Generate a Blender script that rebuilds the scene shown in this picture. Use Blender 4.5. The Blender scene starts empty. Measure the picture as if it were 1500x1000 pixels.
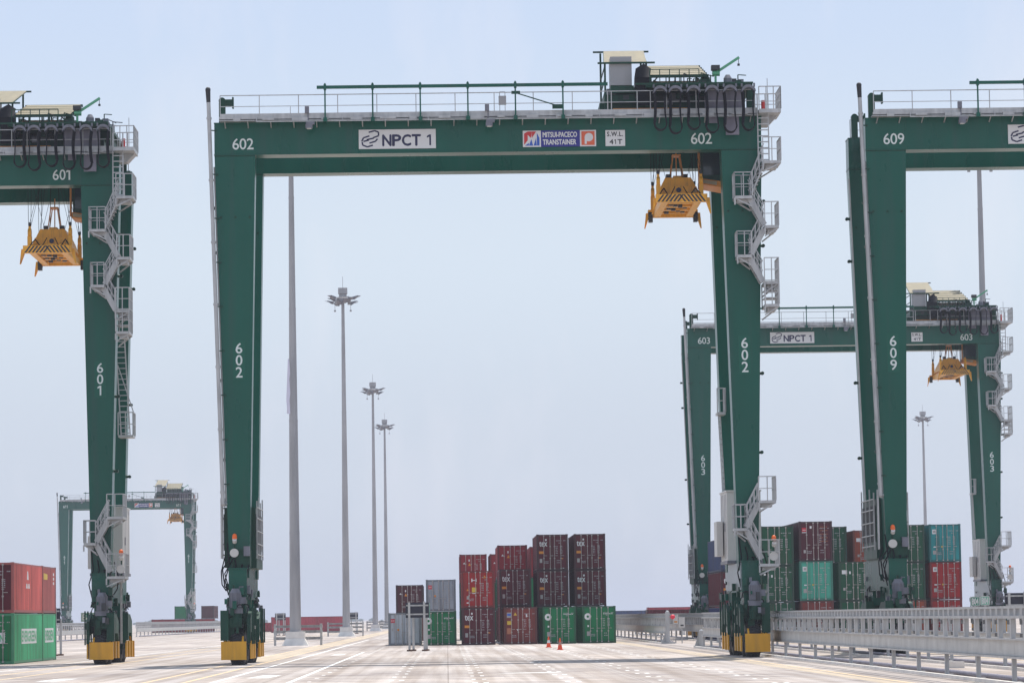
import bpy, math, random
from math import radians, sin, cos, pi, atan2, sqrt
from mathutils import Vector, Matrix, Quaternion
random.seed(7)
SC = bpy.context.scene
COL = SC.collection

# ---------------------------------------------------------------- camera
cam_d = bpy.data.cameras.new('camera'); cam = bpy.data.objects.new('camera', cam_d); COL.objects.link(cam)
YAW, PITCH, ROLL = .0205, .0821, .0151
fw = Vector((sin(YAW)*cos(PITCH), cos(YAW)*cos(PITCH), sin(PITCH)))
rt0 = Vector((cos(YAW), -sin(YAW), 0)); up0 = rt0.cross(fw)
rt = rt0*cos(ROLL) - up0*sin(ROLL); up = rt.cross(fw)
m = Matrix((rt, up, -fw)).transposed().to_4x4(); m.translation = (0, 0, 2.0)
cam.matrix_world = m
cam_d.sensor_width = 36; cam_d.lens = 4900/1500*36; cam_d.clip_start = .5; cam_d.clip_end = 40000
SC.camera = cam

# ---------------------------------------------------------------- sky, sun, exposure
SUN = Vector((3.6, 10.0, 25.0)).normalized()
EL = math.asin(SUN.z); AZ = atan2(SUN.x, SUN.y)
w = bpy.data.worlds.new('World'); SC.world = w; w.use_nodes = True
nt = w.node_tree; bg = nt.nodes['Background']
sky = nt.nodes.new('ShaderNodeTexSky'); sky.sky_type = 'NISHITA'; sky.sun_disc = False
sky.sun_elevation = EL; sky.sun_rotation = AZ; sky.air_density = 1.0; sky.dust_density = 1.2; sky.ozone_density = 1.5
tc = nt.nodes.new('ShaderNodeTexCoord'); mp = nt.nodes.new('ShaderNodeMapping'); nz = nt.nodes.new('ShaderNodeTexNoise')
mp.inputs['Scale'].default_value = (26, 6, 9); mp.inputs['Rotation'].default_value = (0, .55, 0)
nz.inputs['Scale'].default_value = 1.0; nz.inputs['Detail'].default_value = 6; nz.inputs['Roughness'].default_value = .55
rp = nt.nodes.new('ShaderNodeValToRGB'); rp.color_ramp.elements[0].position = .50; rp.color_ramp.elements[1].position = .80
rp.color_ramp.elements[0].color = (0, 0, 0, 1); rp.color_ramp.elements[1].color = (.42, .42, .42, 1)
mx = nt.nodes.new('ShaderNodeMix'); mx.data_type = 'RGBA'
CLOUD = mx.inputs['B']; CLOUD.default_value = (8.6, 8.5, 9.2, 1)
hz = nt.nodes.new('ShaderNodeMix'); hz.data_type = 'RGBA'; hz.inputs['Factor'].default_value = .94
hz.inputs['B'].default_value = (6.1, 6.9, 8.6, 1)
sz = nt.nodes.new('ShaderNodeSeparateXYZ'); nt.links.new(tc.outputs['Generated'], sz.inputs[0])
mr = nt.nodes.new('ShaderNodeMapRange'); mr.inputs['From Max'].default_value = .2; nt.links.new(sz.outputs[2], mr.inputs['Value'])
gr = nt.nodes.new('ShaderNodeValToRGB'); gr.color_ramp.interpolation = 'EASE'; nt.links.new(mr.outputs[0], gr.inputs[0])
stops = [(0, (.60, .655, .78)), (.22, (.665, .735, .855)), (.55, (.735, .83, .945)), (.95, (.645, .765, .975))]
while len(gr.color_ramp.elements) < 4: gr.color_ramp.elements.new(.5)
for e, (p_, c_) in zip(gr.color_ramp.elements, stops): e.position = p_; e.color = (*c_, 1)
vm = nt.nodes.new('ShaderNodeVectorMath'); vm.operation = 'SCALE'; vm.inputs['Scale'].default_value = 9.2
nt.links.new(gr.outputs[0], vm.inputs[0]); nt.links.new(vm.outputs[0], hz.inputs['B'])
nt.links.new(sky.outputs[0], hz.inputs['A'])
nt.links.new(tc.outputs['Generated'], mp.inputs[0]); nt.links.new(mp.outputs[0], nz.inputs['Vector'])
nt.links.new(nz.outputs[0], rp.inputs[0]); nt.links.new(rp.outputs[0], mx.inputs['Factor'])
nt.links.new(hz.outputs['Result'], mx.inputs['A']); nt.links.new(mx.outputs['Result'], bg.inputs[0])
bg.inputs[1].default_value = .07
sd = bpy.data.lights.new('sun', 'SUN'); sd.energy = 3.6; sd.angle = radians(.6); sd.color = (1, .95, .87)
so = bpy.data.objects.new('sun', sd); COL.objects.link(so); so.location = (0, 0, 80)
so.rotation_euler = (-SUN).to_track_quat('-Z', 'Y').to_euler()
SC.view_settings.view_transform = 'Standard'; SC.view_settings.look = 'None'
SC.view_settings.exposure = 0.6; SC.view_settings.gamma = 1.0; SC.view_settings.use_curve_mapping = False
SC.cycles.volume_bounces = 1; SC.cycles.max_bounces = 8

# ---------------------------------------------------------------- materials
MT = {}
def mat(name, col, rough=.5, metal=0., var=.12, scale=1.5, spec=.5, dirt=None, dscale=(1, 1, .25), emit=None, wear=None):
    if name in MT: return MT[name]
    m = bpy.data.materials.new(name); m.use_nodes = True; n = m.node_tree; b = n.nodes['Principled BSDF']
    b.inputs['Roughness'].default_value = rough; b.inputs['Metallic'].default_value = metal
    b.inputs['Specular IOR Level'].default_value = spec
    if emit: b.inputs['Emission Color'].default_value = (*emit, 1); b.inputs['Emission Strength'].default_value = 1.0
    if var or dirt:
        t = n.nodes.new('ShaderNodeTexCoord'); mpn = n.nodes.new('ShaderNodeMapping'); mpn.inputs['Scale'].default_value = dscale
        nn = n.nodes.new('ShaderNodeTexNoise'); nn.inputs['Scale'].default_value = scale; nn.inputs['Detail'].default_value = 5
        n.links.new(t.outputs['Object'], mpn.inputs[0]); n.links.new(mpn.outputs[0], nn.inputs['Vector'])
        r = n.nodes.new('ShaderNodeValToRGB'); r.color_ramp.elements[0].position = .3; r.color_ramp.elements[1].position = .7
        d = dirt or tuple(c*(1-var) for c in col)
        r.color_ramp.elements[0].color = (*d, 1); r.color_ramp.elements[1].color = (*[min(1, c*(1+var)) for c in col], 1)
        if dirt: r.color_ramp.elements[0].position = .22; r.color_ramp.elements[1].position = .5
        n.links.new(nn.outputs[0], r.inputs[0]); n.links.new(r.outputs[0], b.inputs['Base Color'])
        rr = n.nodes.new('ShaderNodeMapRange'); rr.inputs['To Min'].default_value = max(.05, rough-.08); rr.inputs['To Max'].default_value = min(1, rough+.12)
        n.links.new(nn.outputs[0], rr.inputs['Value']); n.links.new(rr.outputs[0], b.inputs['Roughness'])
        if wear:                                  # rust runs and grime with a shape of their own
            wc, amt, wsc = wear
            m2 = n.nodes.new('ShaderNodeMapping'); m2.inputs['Scale'].default_value = (5*wsc, 5*wsc, .22*wsc); n2 = n.nodes.new('ShaderNodeTexNoise'); n2.inputs['Detail'].default_value = 6; n2.inputs['Scale'].default_value = 1
            oi = n.nodes.new('ShaderNodeObjectInfo'); av = n.nodes.new('ShaderNodeVectorMath'); av.operation = 'ADD'
            n.links.new(t.outputs['Object'], av.inputs[0]); n.links.new(oi.outputs['Location'], av.inputs[1])
            n.links.new(av.outputs[0], m2.inputs[0]); n.links.new(m2.outputs[0], n2.inputs['Vector'])
            r2 = n.nodes.new('ShaderNodeMapRange'); r2.inputs['From Min'].default_value = .52; r2.inputs['From Max'].default_value = .72; r2.inputs['To Max'].default_value = amt; n.links.new(n2.outputs[0], r2.inputs['Value'])
            x2 = n.nodes.new('ShaderNodeMix'); x2.data_type = 'RGBA'; x2.inputs['B'].default_value = (*wc, 1)
            n.links.new(r2.outputs[0], x2.inputs['Factor']); n.links.new(r.outputs[0], x2.inputs['A']); n.links.new(x2.outputs['Result'], b.inputs['Base Color'])
    else: b.inputs['Base Color'].default_value = (*col, 1)
    MT[name] = m; return m
GREEN = mat('crane_green_paint', (.0015, .082, .055), .27, var=.13, scale=.6, spec=.3, wear=((.022, .075, .06), .7, .35))
DGREEN = mat('machinery_green_paint', (.003, .045, .026), .45, var=.3, scale=3, spec=.3)
PATCH = mat('fresh_green_paint', (.003, .095, .062), .4, var=.05, spec=.32)
GALV = mat('galvanised_steel', (.42, .42, .42), .45, metal=.35, var=.18, scale=4)
WHITE = mat('white_paint', (.72, .72, .72), .45, var=.04)
BEIGE = mat('beige_cabinet_paint', (.56, .54, .51), .4, var=.06)
GREYBOX = mat('grey_cabinet_paint', (.30, .30, .31), .5, var=.05)
GREYM = mat('grey_motor_paint', (.15, .15, .18), .45, var=.2, scale=5)
GPANEL = mat('grey_plate', (.20, .19, .24), .5, var=.18, scale=4)
BLACK = mat('black_rubber', (.016, .016, .02), .6, var=.2, scale=6)
CABLE = mat('black_cable', (.008, .008, .013), .6, var=0, spec=.2)
DARK = mat('dark_steel', (.03, .032, .036), .5, var=.3, scale=4)
YEL = mat('guard_yellow_paint', (.68, .33, .012), .45, var=.1, scale=3, wear=((.30, .17, .05), .3, 1.0))
SPY = mat('spreader_yellow_paint', (.76, .36, .02), .42, var=.15, scale=5, dirt=(.50, .24, .03), wear=((.22, .11, .04), .4, 1.5))
ORANGE = mat('orange_lens', (.85, .14, .01), .3, var=0)
ORSTEEL = mat('orange_trim_paint', (.62, .24, .04), .45, var=.1)
CREAM = mat('translucent_canopy_sheet', (.62, .56, .42), .5, var=.08, scale=3)
def _translucent(m, c):
    n = m.node_tree; b = n.nodes['Principled BSDF']; o = n.nodes['Material Output']; t = n.nodes.new('ShaderNodeBsdfTranslucent'); t.inputs[0].default_value = (*c, 1)
    x = n.nodes.new('ShaderNodeMixShader'); x.inputs[0].default_value = .6; n.links.new(b.outputs[0], x.inputs[1]); n.links.new(t.outputs[0], x.inputs[2]); n.links.new(x.outputs[0], o.inputs[0])
_translucent(CREAM, (.56, .50, .36))
GLASS = mat('dark_cab_glass', (.02, .03, .04), .08, var=0)
NAVY = mat('navy_letter_paint', (.012, .012, .06), .5, var=0)
SIGNW = mat('sign_white', (.66, .66, .66), .5, var=.03)
DIGIT = mat('digit_white', (.62, .68, .66), .5, var=0)
RED = mat('logo_red', (.55, .03, .03), .5, var=0); BLUE = mat('logo_blue', (.03, .10, .45), .5, var=0)
DBLUE = mat('logo_dark_blue', (.02, .02, .22), .5, var=0); ORG = mat('logo_orange', (.65, .12, .05), .5, var=0)
CONC = mat('pale_concrete', (.70, .67, .63), .8, var=.1, scale=2, dscale=(1, 1, 1))
BEAMC = mat('barrier_grey_panel', (.48, .47, .45), .7, var=.14, scale=1.2, dscale=(1, 1, 1))
MASTG = mat('mast_galvanised', (.34, .335, .345), .55, metal=.25, var=.2, scale=1.6, dscale=(1, 1, .12))
CONE = mat('cone_orange', (.75, .07, .01), .5, var=0)
REDL = mat('red_lamp', (.75, .02, .05), .35, var=0)
SIGNG = mat('sign_green', (.02, .22, .14), .5, var=.05); SIGNG2 = mat('sign_lit_green', (.20, .48, .36), .5, var=.05)  # second green is the sign green with light put into the colour
CLOTH = mat('lilac_cloth', (.66, .64, .76), .8, var=.05)
BROWNC = mat('brown_foot', (.12, .06, .035), .7, var=.2)

# ---------------------------------------------------------------- mesh builder
class MB:
    def __init__(s): s.v = []; s.f = []; s.mi = []; s.mats = []; s.cur = 0; s.smooth = []
    def use(s, m):
        if m not in s.mats: s.mats.append(m)
        s.cur = s.mats.index(m); return s
    def add(s, vs, fs, sm=False):
        o = len(s.v); s.v += [tuple(v) for v in vs]
        for f in fs: s.f.append(tuple(i+o for i in f)); s.mi.append(s.cur); s.smooth.append(sm)
        return s
    def box(s, x0, x1, y0, y1, z0, z1):
        v = [(x, y, z) for x in (x0, x1) for y in (y0, y1) for z in (z0, z1)]
        return s.add(v, [(0, 1, 3, 2), (4, 6, 7, 5), (0, 4, 5, 1), (2, 3, 7, 6), (0, 2, 6, 4), (1, 5, 7, 3)])
    def hexa(s, b, t):
        return s.add(list(b)+list(t), [(3, 2, 1, 0), (4, 5, 6, 7), (0, 1, 5, 4), (1, 2, 6, 5), (2, 3, 7, 6), (3, 0, 4, 7)])
    def prism_y(s, pts, y0, y1):     # outline in x,z (anticlockwise seen from -y)
        n = len(pts); v = [(x, y0, z) for x, z in pts]+[(x, y1, z) for x, z in pts]
        f = [tuple(range(n)), tuple(range(2*n-1, n-1, -1))]+[(i, i+n, (i+1) % n+n, (i+1) % n) for i in range(n)]
        return s.add(v, f)
    def prism_x(s, pts, x0, x1):
        n = len(pts); v = [(x0, y, z) for y, z in pts]+[(x1, y, z) for y, z in pts]
        f = [tuple(range(n)), tuple(range(2*n-1, n-1, -1))]+[(i, i+n, (i+1) % n+n, (i+1) % n) for i in range(n)]
        return s.add(v, f)
    def bar(s, a, b, w=.05, h=None):
        a = Vector(a); b = Vector(b); h = h or w; d = b-a
        if d.length < 1e-6: return s
        d.normalize(); r = Vector((0, 0, 1)) if abs(d.z) < .9 else Vector((0, 1, 0))
        u = d.cross(r).normalized()*w/2; v = u.cross(d).normalized()*h/2
        return s.hexa([a-u-v, a+u-v, a+u+v, a-u+v], [b-u-v, b+u-v, b+u+v, b-u+v])
    def tube(s, a, b, r, r2=None, n=10, cap=True):
        a = Vector(a); b = Vector(b); r2 = r if r2 is None else r2; d = (b-a).normalized()
        q = Vector((0, 0, 1)) if abs(d.z) < .9 else Vector((1, 0, 0)); u = d.cross(q).normalized(); v = d.cross(u)
        vs = [a+(u*cos(2*pi*i/n)+v*sin(2*pi*i/n))*r for i in range(n)]+[b+(u*cos(2*pi*i/n)+v*sin(2*pi*i/n))*r2 for i in range(n)]
        s.add(vs, [(i, (i+1) % n, (i+1) % n+n, i+n) for i in range(n)], True)
        if cap: s.add(vs, [tuple(range(n-1, -1, -1)), tuple(range(n, 2*n))])
        return s
    def path(s, pts, r, n=6):
        for a, b in zip(pts, pts[1:]): s.tube(a, b, r, n=n)
        return s
    def ball(s, c, r, n=10, sq=1):
        vs = []; fs = []; k = n//2
        for j in range(k+1):
            t = pi*j/k
            for i in range(n): vs.append((c[0]+r*sin(t)*cos(2*pi*i/n), c[1]+r*sin(t)*sin(2*pi*i/n), c[2]+r*sq*cos(t)))
        for j in range(k):
            for i in range(n): fs.append((j*n+i, (j+1)*n+i, (j+1)*n+(i+1) % n, j*n+(i+1) % n))
        return s.add(vs, fs, True)
    def rail(s, pts, h=1.05, w=.045, step=1.1, mids=(.55,), posts=True):   # hand rail along a path
        for a, b in zip(pts, pts[1:]):
            a = Vector(a); b = Vector(b); u = Vector((0, 0, h)); L = (b-a).length
            s.bar(a+u, b+u, w)
            for mm in mids: s.bar(a+Vector((0, 0, mm)), b+Vector((0, 0, mm)), w*.75)
            if posts:
                k = max(1, round(L/step))
                for i in range(k+1): p = a.lerp(b, i/k); s.bar(p, p+u, w)
        return s
    def mesh(s, name, m=None):
        me = bpy.data.meshes.new(name); me.from_pydata(s.v, [], s.f)
        if s.mats:
            for mm in s.mats: me.materials.append(mm)
            me.polygons.foreach_set('material_index', s.mi)
        elif m: me.materials.append(m)
        me.polygons.foreach_set('use_smooth', s.smooth); me.update(); return me
def tag(o, label=None, cat=None, group=None, kind=None):
    if label: o['label'] = label
    if cat: o['category'] = cat
    if group: o['group'] = group
    if kind: o['kind'] = kind
    return o
def ob(name, mb, m=None, parent=None, label=None):
    me = mb.mesh(name, m) if isinstance(mb, MB) else mb
    o = bpy.data.objects.new(name, me); COL.objects.link(o)
    if parent: o.parent = parent
    if label: o['label'] = label
    return o
def thing(name, label, cat, loc=(0, 0, 0), rz=0, group=None):
    o = bpy.data.objects.new(name, None); COL.objects.link(o); o.location = loc; o.rotation_euler = (0, 0, rz)
    return tag(o, label, cat, group)
KIDS = {}
def copy_tree(o, parent=None):
    c = o.copy(); COL.objects.link(c)
    if parent: c.parent = parent
    for ch in [x for x in ALLKIDS(o)]: copy_tree(ch, c)
    return c
def ALLKIDS(o): return [x for x in bpy.data.objects if x.parent == o]
TC = {}
def text_geo(s, spacing=1.0):
    k = (s, spacing)
    if k not in TC:
        c = bpy.data.curves.new('t', 'FONT'); c.body = s; c.size = 1; c.resolution_u = 3; c.space_character = spacing
        o = bpy.data.objects.new('t', c); COL.objects.link(o); dg = bpy.context.evaluated_depsgraph_get()
        me = bpy.data.meshes.new_from_object(o.evaluated_get(dg)); vs = [v.co.copy() for v in me.vertices]; fs = [tuple(p.vertices) for p in me.polygons]
        bpy.data.objects.remove(o); bpy.data.curves.remove(c); bpy.data.meshes.remove(me)
        x0 = min(v.x for v in vs); x1 = max(v.x for v in vs); y0 = min(v.y for v in vs); y1 = max(v.y for v in vs)
        TC[k] = ([((v.x-x0)/(x1-x0), (v.y-y0)/(y1-y0)) for v in vs], fs, (x1-x0)/(y1-y0))
    return TC[k]
def text(mb, s, x0, x1, z0, z1, y, bold=0., side=None, spacing=1.0):
    if '1' in s and side is None:          # the numeral one gets a flag of its own
        wd = [{' ': .4, '.': .3, '1': .55}.get(c, .62 if c.isdigit() else .78) for c in s]; k = (x1-x0)/sum(wd); x = x0
        for c, q in zip(s, wd):
            if c == '1':
                st = (z1-z0)*.16; xc = x+q*k*.55; mb.add([(xc-st/2, y, z0), (xc+st/2, y, z0), (xc+st/2, y, z1), (xc-st/2, y, z1)], [(0, 1, 2, 3)])
                mb.add([(xc-st/2, y, z1), (xc-st/2, y, z1-st*1.3), (xc-st*1.9, y, z1-st*1.9), (xc-st*1.9, y, z1-st*.9)], [(0, 1, 2, 3)])
            elif c != ' ': text(mb, c, x+q*k*.06, x+q*k*.92, z0, z1, y, bold)
            x += q*k
        return
    """letters filling the rectangle, facing -y; side=X puts them on a plane x=X facing +x, running along +y"""
    vs, fs, _ = text_geo(s, spacing)
    offs = [(0, 0)] if not bold else [(-bold, 0, 0), (bold, 0, 1), (0, -bold, 2), (0, bold, 3)]
    for of in offs:
        e = .0015*(of[2] if len(of) > 2 else 0)
        if side is None: q = [(x0+a*(x1-x0)+of[0], y-e, z0+b*(z1-z0)+of[1]) for a, b in vs]
        else: q = [(side+e, x0+a*(x1-x0)+of[0], z0+b*(z1-z0)+of[1]) for a, b in vs]
        mb.add(q, fs)

# ---------------------------------------------------------------- haze
def haze():
    mb = MB(); mb.box(-9000, 9000, -300, 16000, -1.2, 52)
    hm = bpy.data.materials.new('haze'); hm.use_nodes = True; n = hm.node_tree; n.nodes.clear()
    out = n.nodes.new('ShaderNodeOutputMaterial'); v = n.nodes.new('ShaderNodeVolumePrincipled')
    v.inputs['Color'].default_value = (.50, .55, .66, 1); v.inputs['Density'].default_value = .00021; v.inputs['Anisotropy'].default_value = .2
    n.links.new(v.outputs[0], out.inputs['Volume'])
    o = ob('haze', mb, hm); tag(o, 'pale humid air over the whole yard', 'haze', kind='stuff')
haze()

# ---------------------------------------------------------------- ground
def ground():
    m = bpy.data.materials.new('yard_concrete'); m.use_nodes = True; n = m.node_tree; b = n.nodes['Principled BSDF']
    b.inputs['Roughness'].default_value = .85; b.inputs['Specular IOR Level'].default_value = .25
    t = n.nodes.new('ShaderNodeTexCoord')
    def noise(sc, mpsc, det=5):
        mm = n.nodes.new('ShaderNodeMapping'); mm.inputs['Scale'].default_value = mpsc; n.links.new(t.outputs['Object'], mm.inputs[0])
        q = n.nodes.new('ShaderNodeTexNoise'); q.inputs['Scale'].default_value = sc; q.inputs['Detail'].default_value = det
        n.links.new(mm.outputs[0], q.inputs['Vector']); return q.outputs[0]
    def ramp(src, p0, p1, c0, c1):
        r = n.nodes.new('ShaderNodeValToRGB'); r.color_ramp.elements[0].position = p0; r.color_ramp.elements[1].position = p1
        r.color_ramp.elements[0].color = (*c0, 1); r.color_ramp.elements[1].color = (*c1, 1); n.links.new(src, r.inputs[0]); return r.outputs[0]
    base = ramp(noise(1, (.06, .035, 1)), .3, .7, (.35, .315, .30), (.63, .58, .545))
    def mul(a, c):
        x = n.nodes.new('ShaderNodeMix'); x.data_type = 'RGBA'; x.blend_type = 'MULTIPLY'; x.inputs['Factor'].default_value = 1
        n.links.new(a, x.inputs['A']); n.links.new(c, x.inputs['B']); return x.outputs['Result']
    c = mul(base, ramp(noise(1, (.35, .9, 1), 6), .38, .62, (.72, .72, .745), (1.08, 1.06, 1.03)))
    c = mul(c, ramp(noise(1, (2.2, .03, 1), 4), .36, .60, (.78, .75, .72), (1, 1, 1)))      # tyre traces along the lanes
    c = mul(c, ramp(noise(1, (.5, .22, 1), 3), .58, .66, (1, 1, 1), (.78, .77, .78)))
    c = mul(c, ramp(noise(1, (.9, .012, 1), 3), .40, .56, (.86, .83, .80), (1, 1, 1)))
    c = mul(c, ramp(noise(1, (.16, .10, 1), 6), .60, .74, (1, 1, 1), (.70, .69, .70)))
    c = mul(c, ramp(noise(1, (.16, 1.6, 1), 5), .36, .62, (.84, .83, .83), (1.06, 1.05, 1.04)))
    # slab joints
    sx = n.nodes.new('ShaderNodeSeparateXYZ'); n.links.new(t.outputs['Object'], sx.inputs[0])
    def joint(out, per, wd):
        a = n.nodes.new('ShaderNodeMath'); a.operation = 'PINGPONG'; a.inputs[1].default_value = per/2; n.links.new(out, a.inputs[0])
        g = n.nodes.new('ShaderNodeMath'); g.operation = 'LESS_THAN'; g.inputs[1].default_value = wd; n.links.new(a.outputs[0], g.inputs[0])
        return ramp(g.outputs[0], 0, 1, (1, 1, 1), (.62, .6, .58))
    c = mul(c, joint(sx.outputs[1], 6.1, .05)); c = mul(c, joint(sx.outputs[0], 6.0, .02))
    n.links.new(c, b.inputs['Base Color'])
    mb = MB(); mb.add([(-8000, -200, 0), (8000, -200, 0), (8000, 15000, 0), (-8000, 15000, 0)], [(0, 1, 2, 3)])
    o = ob('ground', mb, m); tag(o, kind='structure')
ground()
YLINE = mat('yellow_line_paint', (.55, .42, .26), .85, var=.12, scale=1.2, dscale=(3, .15, 1), dirt=(.46, .40, .33))
WLINE = mat('white_line_paint', (.66, .65, .63), .8, var=.1, scale=1.5, dscale=(2, .3, 1), dirt=(.50, .47, .44))
TANB = mat('tan_stain', (.42, .345, .26), .85, var=.15, scale=.3, dscale=(3, .3, 1))
GROOVE = mat('dark_joint_filler', (.12, .11, .12), .7, var=.2)
def line(name, x, y0, y1, wd, m, z=.004):
    mb = MB(); mb.add([(x-wd/2, y0, z), (x+wd/2, y0, z), (x+wd/2, y1, z), (x-wd/2, y1, z)], [(0, 1, 2, 3)])
    tag(ob(name, mb, m), kind='structure')
for x in (-8.75, -10.15, -16.3, -17.8, 12.95, 22.6): line('yellow_lane_line', x, 70, 700, .17, YLINE)
line('dusty_lane_strip', -9.45, 165, 700, 1.1, TANB)
for x, a, b in ((-5.15, 60, 206), (-7.75, 100, 330), (-19.2, 60, 300)): line('white_lane_line', x, a, b, .16, WLINE)
for x in (13.55, 13.85, 14.62): line('runway_joint', x, 70, 420, .09, GROOVE, .006)
line('tan_pavement_edge', 12.45, 70, 500, .5, TANB)
mb = MB()
for cx in (-4.35, -1.68, 1.0, 3.85, 6.7, 9.6):
    for k in range(12, 38):
        y = k*6.3+2
        for dx in (-.17, .17):
            if cx < -4 and dx > 0: continue
            q = .06+.03*random.random(); l = .8+.5*random.random()
            mb.add([(cx+dx-q, y, .004), (cx+dx+q, y, .004), (cx+dx+q, y+l, .004), (cx+dx-q, y+l, .004)], [(0, 1, 2, 3)])
tag(ob('slot_marking', mb, WLINE), kind='structure')
mb = MB()
for x, y, a, b in ((-6.6, 118, .5, 5.5), (-6.3, 190, .4, 7), (3.0, 120, 1.3, 1.2), (-14.0, 118, .5, 5), (-13.3, 300, 1.5, 3)):
    mb.add([(x-a, y, .005), (x+a*.6, y, .005), (x+a, y+b, .005), (x-a*.4, y+b, .005)], [(0, 1, 2, 3)])
tag(ob('lane_arrow_marking', mb, WLINE), kind='structure')

# ---------------------------------------------------------------- gantry crane
HC = 11.87        # centre of the legs from the crane's middle
def leg_x(z, sx):          # outer, inner x of a leg at height z
    t = (23.7-z)/16.7
    return sx*(12.83-.47*t), sx*(10.93+.37*t)
def stairs_flight(mb, a, b, y, wd=.6):
    a = Vector((a[0], y, a[1])); b = Vector((b[0], y, b[1])); n = 8
    for dy in (-wd, 0):
        o = Vector((0, dy, 0)); mb.bar(a+o, b+o, .07, .26)
        mb.bar(a+o+Vector((0, 0, .95)), b+o+Vector((0, 0, .95)), .045); mb.bar(a+o+Vector((0, 0, .5)), b+o+Vector((0, 0, .5)), .035)
        for i in range(4): p = a.lerp(b, (i+.3)/3.6)+o; mb.bar(p, p+Vector((0, 0, .95)), .04)
    for i in range(n): p = a.lerp(b, (i+.5)/n); mb.box(p.x-.12, p.x+.12, y-wd, y, p.z-.02, p.z+.02)
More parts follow.
